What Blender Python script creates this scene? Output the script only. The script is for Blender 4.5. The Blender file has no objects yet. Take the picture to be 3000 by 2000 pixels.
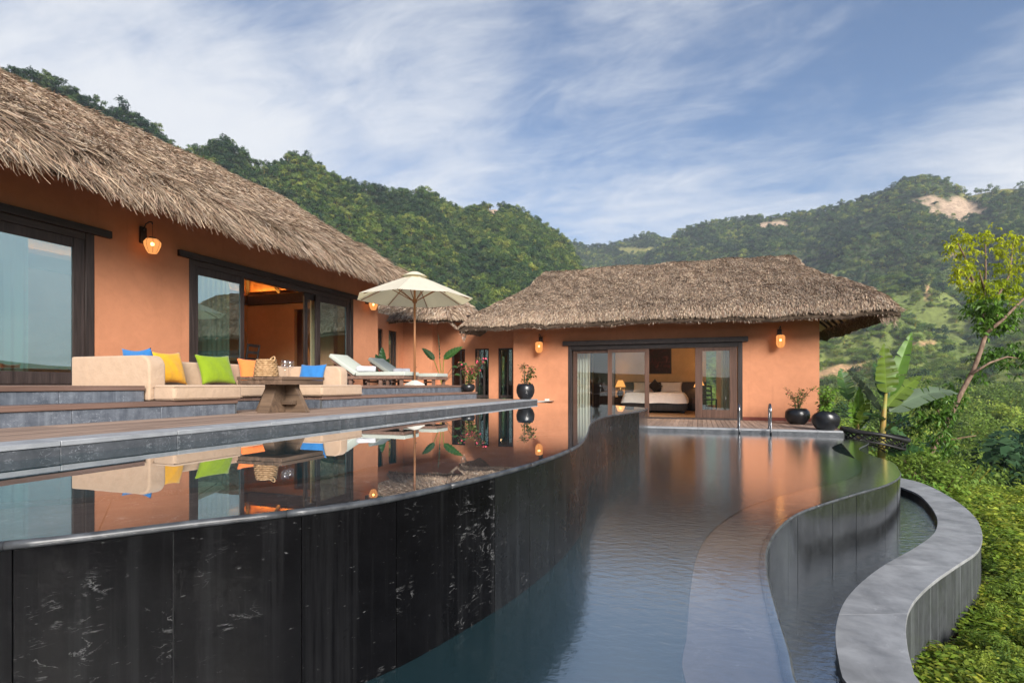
import bpy, bmesh, math, random
import numpy as np
from mathutils import Vector, Matrix

SC = bpy.context.scene
COL = SC.collection
R = math.radians
random.seed(7)
RNG = np.random.default_rng(7)

# ------------------------------------------------------------------ camera, sky, sun, exposure
YAW = R(19.01)
CA, SA = math.cos(YAW), math.sin(YAW)
FPX = 1588.0
HORIZ = 1127.0
cam_data = bpy.data.cameras.new("camera")
cam = bpy.data.objects.new("camera", cam_data)
COL.objects.link(cam)
cam.location = (0, 0, 0)
cam.rotation_euler = (R(90), 0, YAW)
cam_data.sensor_width = 36.0
cam_data.lens = 36.0 * FPX / 3000.0
cam_data.shift_y = (HORIZ - 1000.0) / 3000.0
cam_data.clip_start = 0.05
cam_data.clip_end = 6000
SC.camera = cam

SUN_AZ = (0.62, -0.785)          # horizontal direction towards the sun
SUN_EL = R(26)
world = bpy.data.worlds.new("World")
SC.world = world
world.use_nodes = True


def build_world():
    nt = world.node_tree
    nt.nodes.clear()
    N = nt.nodes.new
    L = nt.links.new
    out = N("ShaderNodeOutputWorld")
    bg = N("ShaderNodeBackground")
    L(bg.outputs[0], out.inputs[0])
    sky = N("ShaderNodeTexSky")
    sky.sky_type = 'NISHITA'
    sky.sun_disc = False
    sky.sun_elevation = SUN_EL
    sky.sun_rotation = math.atan2(SUN_AZ[0], SUN_AZ[1])
    sky.altitude = 300
    sky.air_density = 1.0
    sky.dust_density = 2.0
    sky.ozone_density = 2.2
    tc = N("ShaderNodeTexCoord")
    sep = N("ShaderNodeSeparateXYZ")
    L(tc.outputs['Generated'], sep.inputs[0])

    def math_(op, a, b=None, c=None, clamp=False):
        m = N("ShaderNodeMath")
        m.operation = op
        m.use_clamp = clamp
        for i, v in enumerate((a, b, c)):
            if v is None:
                continue
            if isinstance(v, (int, float)):
                m.inputs[i].default_value = v
            else:
                L(v, m.inputs[i])
        return m.outputs[0]
    zc = math_('ADD', math_('MAXIMUM', sep.outputs[2], 0.0), 0.22)
    px = math_('DIVIDE', sep.outputs[0], zc)
    py = math_('DIVIDE', sep.outputs[1], zc)
    comb = N("ShaderNodeCombineXYZ")
    L(px, comb.inputs[0])
    L(py, comb.inputs[1])

    def noise(rot, scl, scale, detail, rough, dist, off=(0, 0, 0)):
        mp = N("ShaderNodeMapping")
        mp.inputs['Rotation'].default_value = (0, 0, rot)
        mp.inputs['Scale'].default_value = scl
        mp.inputs['Location'].default_value = off
        L(comb.outputs[0], mp.inputs[0])
        n = N("ShaderNodeTexNoise")
        n.inputs['Scale'].default_value = scale
        n.inputs['Detail'].default_value = detail
        n.inputs['Roughness'].default_value = rough
        n.inputs['Distortion'].default_value = dist
        L(mp.outputs[0], n.inputs['Vector'])
        return n.outputs['Fac']
    n1 = noise(R(35), (0.75, 1.45, 1), 1.05, 8, 0.56, 0.5, (3.1, 1.7, 0))
    n2 = noise(R(50), (0.75, 1.8, 1), 3.0, 10, 0.64, 1.0, (0.4, 5.2, 0))
    n3 = noise(R(28), (0.8, 1.5, 1), 8.0, 8, 0.66, 0.8, (2.4, 1.2, 0))
    nsum = math_('ADD', math_('MULTIPLY', n1, 0.60), math_('ADD', math_('MULTIPLY', n2, 0.27), math_('MULTIPLY', n3, 0.13)))

    def lobe(d, lo, hi):
        dp = N("ShaderNodeVectorMath")
        dp.operation = 'DOT_PRODUCT'
        dp.inputs[1].default_value = Vector(d).normalized()
        nrm = N("ShaderNodeVectorMath")
        nrm.operation = 'NORMALIZE'
        L(tc.outputs['Generated'], nrm.inputs[0])
        L(nrm.outputs[0], dp.inputs[0])
        mr = N("ShaderNodeMapRange")
        mr.interpolation_type = 'SMOOTHSTEP'
        mr.inputs[1].default_value = math.cos(lo)
        mr.inputs[2].default_value = math.cos(hi)
        L(dp.outputs['Value'], mr.inputs[0])
        return mr.outputs[0]
    bias = math_('MULTIPLY', lobe((-0.735, 0.56, 0.38), R(17), R(2)), 0.22)
    bias = math_('ADD', bias, math_('MULTIPLY', lobe((-0.44, 0.78, 0.60), R(13), R(1)), 0.10))
    bias = math_('ADD', bias, math_('MULTIPLY', lobe((0.02, 0.86, 0.50), R(17), R(2)), 0.09))
    bias = math_('ADD', bias, math_('MULTIPLY', lobe((0.62, 0.72, 0.26), R(26), R(3)), 0.14))
    low = N("ShaderNodeMapRange")
    low.interpolation_type = 'SMOOTHSTEP'
    low.inputs[1].default_value = 0.60
    low.inputs[2].default_value = 0.12
    L(sep.outputs[2], low.inputs[0])
    bias = math_('ADD', bias, math_('MULTIPLY', low.outputs[0], 0.15))
    cov = N("ShaderNodeMapRange")
    cov.interpolation_type = 'SMOOTHSTEP'
    cov.inputs[1].default_value = 0.475
    cov.inputs[2].default_value = 0.80
    cov.inputs[4].default_value = 0.96
    L(math_('ADD', nsum, bias), cov.inputs[0])
    # sky colour balance, then clouds on top (values in units of the sky texture)
    tint = N("ShaderNodeMix")
    tint.data_type = 'RGBA'
    tint.blend_type = 'MULTIPLY'
    tint.inputs[0].default_value = 1.0
    L(sky.outputs[0], tint.inputs[6])
    tint.inputs[7].default_value = SKY_TINT
    mix = N("ShaderNodeMix")
    mix.data_type = 'RGBA'
    L(cov.outputs[0], mix.inputs[0])
    L(tint.outputs[2], mix.inputs[6])
    mix.inputs[7].default_value = CLOUD
    # the low sky on the sun's side is warm, as the glass doors show
    glow = N("ShaderNodeMapRange")
    glow.interpolation_type = 'SMOOTHSTEP'
    glow.inputs[1].default_value = 0.24
    glow.inputs[2].default_value = 0.0
    L(sep.outputs[2], glow.inputs[0])
    gf = math_('MULTIPLY', math_('MULTIPLY', glow.outputs[0], lobe((0.92, -0.10, 0.05), R(70), R(10))), 0.42)
    warm = N("ShaderNodeMix")
    warm.data_type = 'RGBA'
    L(gf, warm.inputs[0])
    L(mix.outputs[2], warm.inputs[6])
    warm.inputs[7].default_value = (6.4, 5.5, 4.0, 1)
    L(warm.outputs[2], bg.inputs[0])
    bg.inputs[1].default_value = SKY_STR


HAZE = 0.00026
SKY_STR = 0.078
SKY_TINT = (0.72, 0.87, 1.00, 1)
CLOUD = (5.9, 6.05, 6.3, 1)
build_world()

sun_data = bpy.data.lights.new("sun", 'SUN')
sun = bpy.data.objects.new("sun", sun_data)
COL.objects.link(sun)
sun_data.energy = 4.4
sun_data.angle = R(26)
sun_data.color = (1.0, 0.94, 0.88)
sd = Vector((SUN_AZ[0] * math.cos(SUN_EL), SUN_AZ[1] * math.cos(SUN_EL), math.sin(SUN_EL)))
sun.rotation_euler = sd.to_track_quat('Z', 'Y').to_euler()

SC.view_settings.view_transform = 'Standard'
SC.view_settings.look = 'None'
SC.view_settings.gamma = 1
SC.view_settings.use_curve_mapping = False
SC.view_settings.exposure = 0.95
SC.render.engine = 'CYCLES'
SC.cycles.use_denoising = True
SC.cycles.max_bounces = 10
SC.cycles.transparent_max_bounces = 24
SC.cycles.volume_bounces = 0
SC.cycles.sample_clamp_indirect = 6
SC.cycles.caustics_reflective = False
SC.cycles.caustics_refractive = False


# ------------------------------------------------------------------ helpers
def cw(X, Y):
    """site axes (X across, Y away from the viewpoint) to world x, y"""
    return (CA * X - SA * Y, SA * X + CA * Y)


def ray(px):
    t = (px - 1500.0) / FPX
    return t, CA * t - SA, SA * t + CA


def on_z(px, py, z):
    Y = -z * FPX / (py - HORIZ)
    t, a, b = ray(px)
    return (a * Y, b * Y, z)


def on_x(px, py, x):
    t, a, b = ray(px)
    Y = x / a
    return (x, b * Y, (HORIZ - py) / FPX * Y)


def on_y(px, py, y):
    t, a, b = ray(px)
    Y = y / b
    return (a * Y, y, (HORIZ - py) / FPX * Y)


def at(px, py, Y):
    t, a, b = ray(px)
    return (a * Y, b * Y, (HORIZ - py) / FPX * Y)


def tag(o, label=None, cat=None, group=None, kind=None):
    if label: o['label'] = label
    if cat: o['category'] = cat
    if group: o['group'] = group
    if kind: o['kind'] = kind
    return o


def thing(name, label, cat, loc=(0, 0, 0), rz=0.0, group=None):
    o = bpy.data.objects.new(name, None)
    COL.objects.link(o)
    o.empty_display_size = 0.2
    o.location = loc
    o.rotation_euler = (0, 0, rz)
    return tag(o, label, cat, group)


def link(name, me, mat=None, parent=None, loc=(0, 0, 0), rot=(0, 0, 0)):
    o = bpy.data.objects.new(name, me)
    COL.objects.link(o)
    if mat is not None and not me.materials:
        me.materials.append(mat)
    if parent is not None:
        o.parent = parent
    o.location = loc
    o.rotation_euler = rot
    return o


def copy_tree(o, parent=None):
    c = o.copy()
    COL.objects.link(c)
    if parent is not None:
        c.parent = parent
    for ch in list(o.children):
        copy_tree(ch, c)
    return c


class MB:
    """collects shapes, then links them as ONE mesh object"""

    def __init__(self):
        self.v, self.f = [], []

    def add(self, vs, fs):
        k = len(self.v)
        self.v += [tuple(p) for p in vs]
        self.f += [tuple(i + k for i in f) for f in fs]
        return self

    def box(self, c, s, rot=None):
        h = [x / 2 for x in s]
        vs = [Vector((sx * h[0], sy * h[1], sz * h[2])) for sx in (-1, 1) for sy in (-1, 1) for sz in (-1, 1)]
        if rot is not None:
            vs = [rot @ p for p in vs]
        c = Vector(c)
        vs = [p + c for p in vs]
        fs = [(0, 1, 3, 2), (4, 6, 7, 5), (0, 4, 5, 1), (2, 3, 7, 6), (0, 2, 6, 4), (1, 5, 7, 3)]
        return self.add(vs, fs)

    def b2(self, x0, x1, y0, y1, z0, z1):
        return self.box(((x0 + x1) / 2, (y0 + y1) / 2, (z0 + z1) / 2), (abs(x1 - x0), abs(y1 - y0), abs(z1 - z0)))

    def prism(self, poly, z0, z1):
        n = len(poly)
        vs = [(x, y, z0) for x, y in poly] + [(x, y, z1) for x, y in poly]
        fs = [tuple(range(n))[::-1], tuple(range(n, 2 * n))]
        fs += [(i, (i + 1) % n, n + (i + 1) % n, n + i) for i in range(n)]
        return self.add(vs, fs)

    def tube(self, path, r, seg=8, caps=True):
        path = [Vector(p) for p in path]
        n = len(path)
        rr = r if hasattr(r, '__len__') else [r] * n
        vs, fs = [], []
        prev = None
        for i, p in enumerate(path):
            d = (path[min(i + 1, n - 1)] - path[max(i - 1, 0)])
            if d.length < 1e-9: d = Vector((0, 0, 1))
            d.normalize()
            a = prev if prev is not None else (Vector((0, 0, 1)) if abs(d.z) < 0.9 else Vector((1, 0, 0)))
            u = (a - d * a.dot(d))
            if u.length < 1e-6: u = d.orthogonal()
            u.normalize()
            prev = u
            w = d.cross(u)
            for k in range(seg):
                an = 2 * math.pi * k / seg
                vs.append(p + (u * math.cos(an) + w * math.sin(an)) * rr[i])
        for i in range(n - 1):
            for k in range(seg):
                k2 = (k + 1) % seg
                fs.append((i * seg + k, i * seg + k2, (i + 1) * seg + k2, (i + 1) * seg + k))
        if caps:
            fs.append(tuple(range(seg))[::-1])
            fs.append(tuple((n - 1) * seg + k for k in range(seg)))
        return self.add(vs, fs)

    def lathe(self, prof, seg=24, c=(0, 0, 0), fn=None):
        vs, fs = [], []
        for r, z in prof:
            for k in range(seg):
                an = 2 * math.pi * k / seg
                x, y, zz = r * math.cos(an), r * math.sin(an), z
                if fn: x, y, zz = fn(x, y, zz, an)
                vs.append((x + c[0], y + c[1], zz + c[2]))
        for i in range(len(prof) - 1):
            for k in range(seg):
                k2 = (k + 1) % seg
                fs.append((i * seg + k, i * seg + k2, (i + 1) * seg + k2, (i + 1) * seg + k))
        return self.add(vs, fs)

    def grid(self, fn, nu, nv):
        vs = [fn(i / nu, j / nv) for j in range(nv + 1) for i in range(nu + 1)]
        fs = [(j * (nu + 1) + i, j * (nu + 1) + i + 1, (j + 1) * (nu + 1) + i + 1, (j + 1) * (nu + 1) + i) for j in range(nv) for i in range(nu)]
        return self.add(vs, fs)

    def mesh(self, name, off=(0, 0, 0), smooth=False, bevel=0.0, bseg=2, angle=35):
        me = bpy.data.meshes.new(name)
        ox, oy, oz = off
        me.from_pydata([(x - ox, y - oy, z - oz) for x, y, z in self.v], [], self.f)
        bm = bmesh.new()
        bm.from_mesh(me)
        bmesh.ops.recalc_face_normals(bm, faces=bm.faces)
        if bevel > 0:
            es = [e for e in bm.edges if len(e.link_faces) == 2 and e.calc_face_angle(0) > R(angle)]
            bmesh.ops.bevel(bm, geom=es, offset=bevel, segments=bseg, profile=0.6, affect='EDGES', clamp_overlap=True)
        bm.to_mesh(me)
        bm.free()
        if smooth or bevel > 0:
            me.polygons.foreach_set('use_smooth', [True] * len(me.polygons))
            if not (smooth and bevel == 0):
                try:
                    me.set_sharp_from_angle(angle=R(40))
                except Exception:
                    pass
        return me

    def build(self, name, mat, parent=None, off=(0, 0, 0), smooth=False, bevel=0.0, bseg=2, loc=(0, 0, 0), rot=(0, 0, 0)):
        return link(name, self.mesh(name, off, smooth, bevel, bseg), mat, parent, loc, rot)


_boxes = {}


def box_mesh(sx, sy, sz, bevel=0.004, mat=None, bseg=1):
    key = (round(sx, 3), round(sy, 3), round(sz, 3), bevel, mat.name if mat else '', bseg)
    if key not in _boxes:
        me = MB().box((0, 0, 0), (sx, sy, sz)).mesh("piece", bevel=bevel, bseg=bseg)
        if mat: me.materials.append(mat)
        _boxes[key] = me
    return _boxes[key]


def np_mesh(name, verts, faces4, colors=None, cname='tint', smooth=False):
    """large quad mesh straight from arrays"""
    me = bpy.data.meshes.new(name)
    nv, nf = len(verts), len(faces4)
    k = faces4.shape[1]
    me.vertices.add(nv)
    me.vertices.foreach_set('co', np.ascontiguousarray(verts, dtype=np.float32).ravel())
    me.loops.add(nf * k)
    me.loops.foreach_set('vertex_index', np.ascontiguousarray(faces4, dtype=np.int32).ravel())
    me.polygons.add(nf)
    me.polygons.foreach_set('loop_start', np.arange(0, nf * k, k, dtype=np.int32))
    if smooth:
        me.polygons.foreach_set('use_smooth', np.ones(nf, dtype=bool))
    me.update(calc_edges=True)
    if colors is not None:
        a = me.color_attributes.new(cname, 'FLOAT_COLOR', 'POINT')
        c = np.ones((nv, 4), np.float32)
        c[:, :colors.shape[1]] = colors
        a.data.foreach_set('color', c.ravel())
    return me


# smooth value noise on arrays
_tab = np.random.default_rng(3).random((256, 256))


def vnoise(x, y):
    xi, yi = np.floor(x).astype(int), np.floor(y).astype(int)
    fx, fy = x - xi, y - yi
    fx = fx * fx * (3 - 2 * fx)
    fy = fy * fy * (3 - 2 * fy)
    g = lambda i, j: _tab[i & 255, j & 255]
    return (g(xi, yi) * (1 - fx) + g(xi + 1, yi) * fx) * (1 - fy) + (g(xi, yi + 1) * (1 - fx) + g(xi + 1, yi + 1) * fx) * fy


def fbm(x, y, o=4, gain=0.5):
    s, a, n = 0.0, 1.0, 0.0
    for i in range(o):
        s = s + a * vnoise(x * 2 ** i + 17.3 * i, y * 2 ** i + 5.1 * i)
        n += a
        a *= gain
    return s / n


def spline(pts, step=0.05):
    """Catmull-Rom through 2D points, resampled evenly; returns points, arc length, right-hand normals"""
    P = np.array([p[:2] for p in pts], float)
    P = np.vstack([2 * P[0] - P[1], P, 2 * P[-1] - P[-2]])
    out = []
    for i in range(1, len(P) - 2):
        p0, p1, p2, p3 = P[i - 1:i + 3]
        t = np.linspace(0, 1, 24, endpoint=False)[:, None]
        out.append(0.5 * ((2 * p1) + (-p0 + p2) * t + (2 * p0 - 5 * p1 + 4 * p2 - p3) * t ** 2 + (-p0 + 3 * p1 - 3 * p2 + p3) * t ** 3))
    Q = np.vstack(out + [P[-2][None]])
    d = np.r_[0, np.cumsum(np.hypot(*np.diff(Q, axis=0).T))]
    n = max(4, int(d[-1] / step))
    s = np.linspace(0, d[-1], n + 1)
    Q = np.c_[np.interp(s, d, Q[:, 0]), np.interp(s, d, Q[:, 1])]
    for _ in range(6):
        Q[1:-1] = 0.25 * Q[:-2] + 0.5 * Q[1:-1] + 0.25 * Q[2:]
    T = np.gradient(Q, axis=0)
    T /= np.linalg.norm(T, axis=1)[:, None]
    return Q, s, np.c_[T[:, 1], -T[:, 0]]


class Path2:
    def __init__(self, pts, step=0.04):
        self.Q, self.s, self.N = spline(pts, step)
        self.len = self.s[-1]

    def p(self, s, off=0.0):
        f = lambda A: np.interp(s, self.s, A)
        return np.c_[f(self.Q[:, 0]) + off * f(self.N[:, 0]), f(self.Q[:, 1]) + off * f(self.N[:, 1])]


def strip_solid(mb, path, s0, s1, o0, o1, z0, z1, step=0.06):
    """a curved block following the path between arc lengths s0, s1, offsets o0..o1, heights z0..z1"""
    n = max(1, int(math.ceil((s1 - s0) / step)))
    s = np.linspace(s0, s1, n + 1)
    A, B = path.p(s, o0), path.p(s, o1)
    vs, fs = [], []
    for i in range(n + 1):
        vs += [(A[i, 0], A[i, 1], z0), (B[i, 0], B[i, 1], z0), (B[i, 0], B[i, 1], z1), (A[i, 0], A[i, 1], z1)]
    for i in range(n):
        a, b = 4 * i, 4 * i + 4
        for k in range(4):
            k2 = (k + 1) % 4
            fs.append((a + k, b + k, b + k2, a + k2))
    fs += [(3, 2, 1, 0), (4 * n, 4 * n + 1, 4 * n + 2, 4 * n + 3)]
    return mb.add(vs, fs)


# ------------------------------------------------------------------ materials
class M:
    pass


def new_mat(name):
    m = bpy.data.materials.new(name)
    m.use_nodes = True
    nt = m.node_tree
    nt.nodes.clear()
    out = nt.nodes.new("ShaderNodeOutputMaterial")
    return m, nt, nt.nodes.new, nt.links.new, out


def coords(N, L, rand=0.0, scale=(1, 1, 1), rot=(0, 0, 0), kind='Object'):
    tc = N("ShaderNodeTexCoord")
    mp = N("ShaderNodeMapping")
    mp.inputs['Scale'].default_value = scale
    mp.inputs['Rotation'].default_value = rot
    L(tc.outputs[kind], mp.inputs[0])
    if rand:
        oi = N("ShaderNodeObjectInfo")
        mul = N("ShaderNodeMath")
        mul.operation = 'MULTIPLY'
        mul.inputs[1].default_value = rand
        L(oi.outputs['Random'], mul.inputs[0])
        cx = N("ShaderNodeCombineXYZ")
        for i in range(3): L(mul.outputs[0], cx.inputs[i])
        L(cx.outputs[0], mp.inputs['Location'])
    return mp.outputs[0]


def noise_n(N, L, vec, scale, detail=5, rough=0.55, dist=0.0):
    n = N("ShaderNodeTexNoise")
    n.inputs['Scale'].default_value = scale
    n.inputs['Detail'].default_value = detail
    n.inputs['Roughness'].default_value = rough
    n.inputs['Distortion'].default_value = dist
    L(vec, n.inputs['Vector'])
    return n.outputs['Fac']


def ramp(N, L, fac, stops):
    r = N("ShaderNodeValToRGB")
    e = r.color_ramp.elements
    while len(e) < len(stops): e.new(0.5)
    for i, (p, c) in enumerate(stops):
        e[i].position = p
        e[i].color = (*c, 1) if len(c) == 3 else c
    L(fac, r.inputs[0])
    return r.outputs[0]


def mixc(N, L, fac, a, b, mode='MIX'):
    m = N("ShaderNodeMix")
    m.data_type = 'RGBA'
    m.blend_type = mode
    for i, v in ((0, fac), (6, a), (7, b)):
        if isinstance(v, (int, float)): m.inputs[i].default_value = v
        elif isinstance(v, tuple): m.inputs[i].default_value = (*v, 1) if len(v) == 3 else v
        else: L(v, m.inputs[i])
    return m.outputs[2]


def bump(N, L, h, strength=0.3, dist=0.01):
    b = N("ShaderNodeBump")
    b.inputs['Strength'].default_value = strength
    b.inputs['Distance'].default_value = dist
    L(h, b.inputs['Height'])
    return b.outputs[0]


def principled(N, L, out, color, rough=0.6, spec=0.4, normal=None, metal=0.0, sheen=0.0, coat=0.0):
    p = N("ShaderNodeBsdfPrincipled")
    if isinstance(color, tuple): p.inputs['Base Color'].default_value = (*color, 1)
    else: L(color, p.inputs['Base Color'])
    if isinstance(rough, (int, float)): p.inputs['Roughness'].default_value = rough
    else: L(rough, p.inputs['Roughness'])
    p.inputs['Specular IOR Level'].default_value = spec
    p.inputs['Metallic'].default_value = metal
    if sheen: p.inputs['Sheen Weight'].default_value = sheen
    if coat: p.inputs['Coat Weight'].default_value = coat
    if normal is not None: L(normal, p.inputs['Normal'])
    if out is not None: L(p.outputs[0], out.inputs[0])
    return p


def mat_noise(name, c0, c1, scale=8, rough=0.7, bumpk=0.2, bdist=0.01, spec=0.3, stretch=(1, 1, 1), rand=0.0, lo=0.3, hi=0.7, bscale=None, sheen=0, metal=0.0, kind='Object'):
    m, nt, N, L, out = new_mat(name)
    v = coords(N, L, rand, stretch, kind=kind)
    n = noise_n(N, L, v, scale, 6, 0.6)
    c = ramp(N, L, n, [(lo, c0), (hi, c1)])
    b = None
    if bumpk:
        n2 = noise_n(N, L, v, bscale or scale * 5, 4, 0.6)
        b = bump(N, L, n2, bumpk, bdist)
    principled(N, L, out, c, rough, spec, b, metal, sheen)
    return m


def mat_stucco(name, base):
    m, nt, N, L, out = new_mat(name)
    v = coords(N, L)
    n1 = noise_n(N, L, v, 0.7, 6, 0.6, 0.4)
    n2 = noise_n(N, L, v, 5, 7, 0.65, 0.6)
    d = tuple(x * 0.82 for x in base)
    l = tuple(min(1, x * 1.10) for x in base)
    c = ramp(N, L, n1, [(0.3, tuple(x * 0.93 for x in d)), (0.7, l)])
    c = mixc(N, L, 0.3, c, ramp(N, L, n2, [(0.35, d), (0.65, l)]))
    vs = coords(N, L, 0, (7, 7, 0.5))
    st = noise_n(N, L, vs, 1.0, 5, 0.6)
    c = mixc(N, L, ramp(N, L, st, [(0.58, (0, 0, 0)), (0.8, (0.34, 0.34, 0.34))]), c, tuple(x * 0.6 for x in base))
    # splash dirt along the foot of the wall
    tcz = N("ShaderNodeTexCoord")
    sz = N("ShaderNodeSeparateXYZ")
    L(tcz.outputs['Object'], sz.inputs[0])
    foot = N("ShaderNodeMapRange")
    foot.inputs[1].default_value = 0.42
    foot.inputs[2].default_value = 0.0
    L(sz.outputs[2], foot.inputs[0])
    dn = ramp(N, L, noise_n(N, L, v, 3.2, 7, 0.7), [(0.35, (0, 0, 0)), (0.7, (0.75, 0.75, 0.75))])
    c = mixc(N, L, mixc(N, L, 1.0, dn, foot.outputs[0], 'MULTIPLY'), c, tuple(x * 0.45 for x in base))
    n3 = noise_n(N, L, v, 45, 4, 0.6)
    principled(N, L, out, c, 0.88, 0.15, bump(N, L, mixc(N, L, 0.6, n3, n2), 0.4, 0.012))
    return m


def mat_wood(name, c0, c1, axis=1, rand=7.0, rough=0.55, bumpk=0.35, spec=0.35, grain=16.0, lightvar=0.35):
    m, nt, N, L, out = new_mat(name)
    st = [grain, grain, grain]
    st[axis] = grain * 0.06
    v = coords(N, L, rand, tuple(st))
    n = noise_n(N, L, v, 1.0, 7, 0.65, 0.8)
    c = ramp(N, L, n, [(0.28, c0), (0.72, c1)])
    oi = N("ShaderNodeObjectInfo")
    hv = N("ShaderNodeHueSaturation")
    mr = N("ShaderNodeMapRange")
    mr.inputs[3].default_value = 1 - lightvar
    mr.inputs[4].default_value = 1 + lightvar
    L(oi.outputs['Random'], mr.inputs[0])
    L(mr.outputs[0], hv.inputs['Value'])
    L(c, hv.inputs['Color'])
    principled(N, L, out, hv.outputs[0], rough, spec, bump(N, L, n, bumpk, 0.004))
    return m


def mat_stone(name, dark, mid, vein, vein_amt=0.5, rough=0.3, streak=0.0, streak_col=(0.3, 0.32, 0.33), vscale=1.0, spec=0.5, rand=9.0, bumpk=0.08, vein_gate=0.5, gate_rand=0.0):
    """dark stone with short slanting white veins and, on wet walls, pale vertical mineral streaks"""
    m, nt, N, L, out = new_mat(name)
    v = coords(N, L, rand)
    n0 = noise_n(N, L, v, 3.5 * vscale, 6, 0.6, 0.3)
    c = ramp(N, L, n0, [(0.3, dark), (0.75, mid)])
    vv = coords(N, L, rand, (1.0 * vscale, 1.0 * vscale, 3.2 * vscale), (0.25, 0.35, 0.2))
    n1 = noise_n(N, L, vv, 3.6, 7, 0.6, 1.1)
    ab = N("ShaderNodeMath"); ab.operation = 'SUBTRACT'; ab.inputs[1].default_value = 0.5
    L(n1, ab.inputs[0])
    ab2 = N("ShaderNodeMath"); ab2.operation = 'ABSOLUTE'
    L(ab.outputs[0], ab2.inputs[0])
    line = ramp(N, L, ab2.outputs[0], [(0.0, (1, 1, 1)), (0.016, (0, 0, 0))])
    gate = noise_n(N, L, v, 2.3 * vscale, 4, 0.6)
    if gate_rand:
        oi_ = N("ShaderNodeObjectInfo")
        ga = N("ShaderNodeMath"); ga.operation = 'MULTIPLY_ADD'
        L(oi_.outputs['Random'], ga.inputs[0])
        ga.inputs[1].default_value = gate_rand
        ga.inputs[2].default_value = -gate_rand * 0.6
        gb = N("ShaderNodeMath"); gb.operation = 'ADD'
        L(ga.outputs[0], gb.inputs[0])
        L(gate, gb.inputs[1])
        gate = gb.outputs[0]
    gate = ramp(N, L, gate, [(vein_gate, (0, 0, 0)), (vein_gate + 0.12, (1, 1, 1))])
    brk = noise_n(N, L, v, 16 * vscale, 3, 0.5)
    brk = ramp(N, L, brk, [(0.46, (0, 0, 0)), (0.56, (1, 1, 1))])
    lf = mixc(N, L, 1.0, line, gate, 'MULTIPLY')
    lf = mixc(N, L, 1.0, lf, brk, 'MULTIPLY')
    fac = mixc(N, L, 1.0, lf, (vein_amt,) * 3, 'MULTIPLY')
    c = mixc(N, L, fac, c, vein)
    fleck = noise_n(N, L, vv, 26, 3, 0.5)
    fleck = ramp(N, L, fleck, [(0.70, (0, 0, 0)), (0.78, (vein_amt * 0.6,) * 3)])
    c = mixc(N, L, fleck, c, vein)
    if streak:
        vs = coords(N, L, rand, (9, 9, 0.22))
        s = noise_n(N, L, vs, 1.6, 6, 0.7)
        s = ramp(N, L, s, [(0.50, (0, 0, 0)), (0.78, (streak,) * 3)])
        c = mixc(N, L, s, c, streak_col)
    b = noise_n(N, L, v, 60 * vscale, 4, 0.6)
    rn = noise_n(N, L, v, 5, 4, 0.6)
    rr = ramp(N, L, rn, [(0.3, (rough * 0.75,) * 3), (0.7, (min(1, rough * 1.3),) * 3)])
    principled(N, L, out, c, rr, spec, bump(N, L, b, bumpk, 0.003))
    return m


def mat_water(name, tint, ripple=0.0, rscale=(6, 6, 6), rough=0.0, ior=1.333, rdist=0.02, film=0.0, body=None, bw=0.0):
    m, nt, N, L, out = new_mat(name)
    lw = N("ShaderNodeLayerWeight")
    lw.inputs['Blend'].default_value = 0.5
    pw = N("ShaderNodeMath"); pw.operation = 'POWER'; pw.inputs[1].default_value = 5.0
    L(lw.outputs['Facing'], pw.inputs[0])
    fr = N("ShaderNodeMath"); fr.operation = 'MULTIPLY_ADD'
    L(pw.outputs[0], fr.inputs[0])
    fr.inputs[1].default_value = 1.0 - 0.02
    fr.inputs[2].default_value = 0.02
    gl = N("ShaderNodeBsdfAnisotropic")
    gl.inputs['Roughness'].default_value = rough
    gl.inputs['Color'].default_value = (1, 1, 1, 1)
    tr = N("ShaderNodeBsdfTransparent")
    tr.inputs[0].default_value = (*tint, 1)
    mx = N("ShaderNodeMixShader")
    if ripple:
        v = coords(N, L, 0, rscale, (0, 0, R(-19)))
        n = noise_n(N, L, v, 1.0, 4, 0.55, 0.4)
        b = bump(N, L, n, ripple, rdist)
        L(b, lw.inputs['Normal'])
        L(b, gl.inputs['Normal'])
    ad = N("ShaderNodeMath"); ad.operation = 'ADD'; ad.use_clamp = True
    ad.inputs[1].default_value = film
    L(fr.outputs[0], ad.inputs[0])
    L(ad.outputs[0], mx.inputs[0])
    if body:
        df = N("ShaderNodeBsdfDiffuse")
        df.inputs[0].default_value = (*body, 1)
        bm_ = N("ShaderNodeMixShader")
        bm_.inputs[0].default_value = bw
        L(tr.outputs[0], bm_.inputs[1])
        L(df.outputs[0], bm_.inputs[2])
        L(bm_.outputs[0], mx.inputs[1])
    else:
        L(tr.outputs[0], mx.inputs[1])
    L(gl.outputs[0], mx.inputs[2])
    L(mx.outputs[0], out.inputs[0])
    return m


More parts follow.
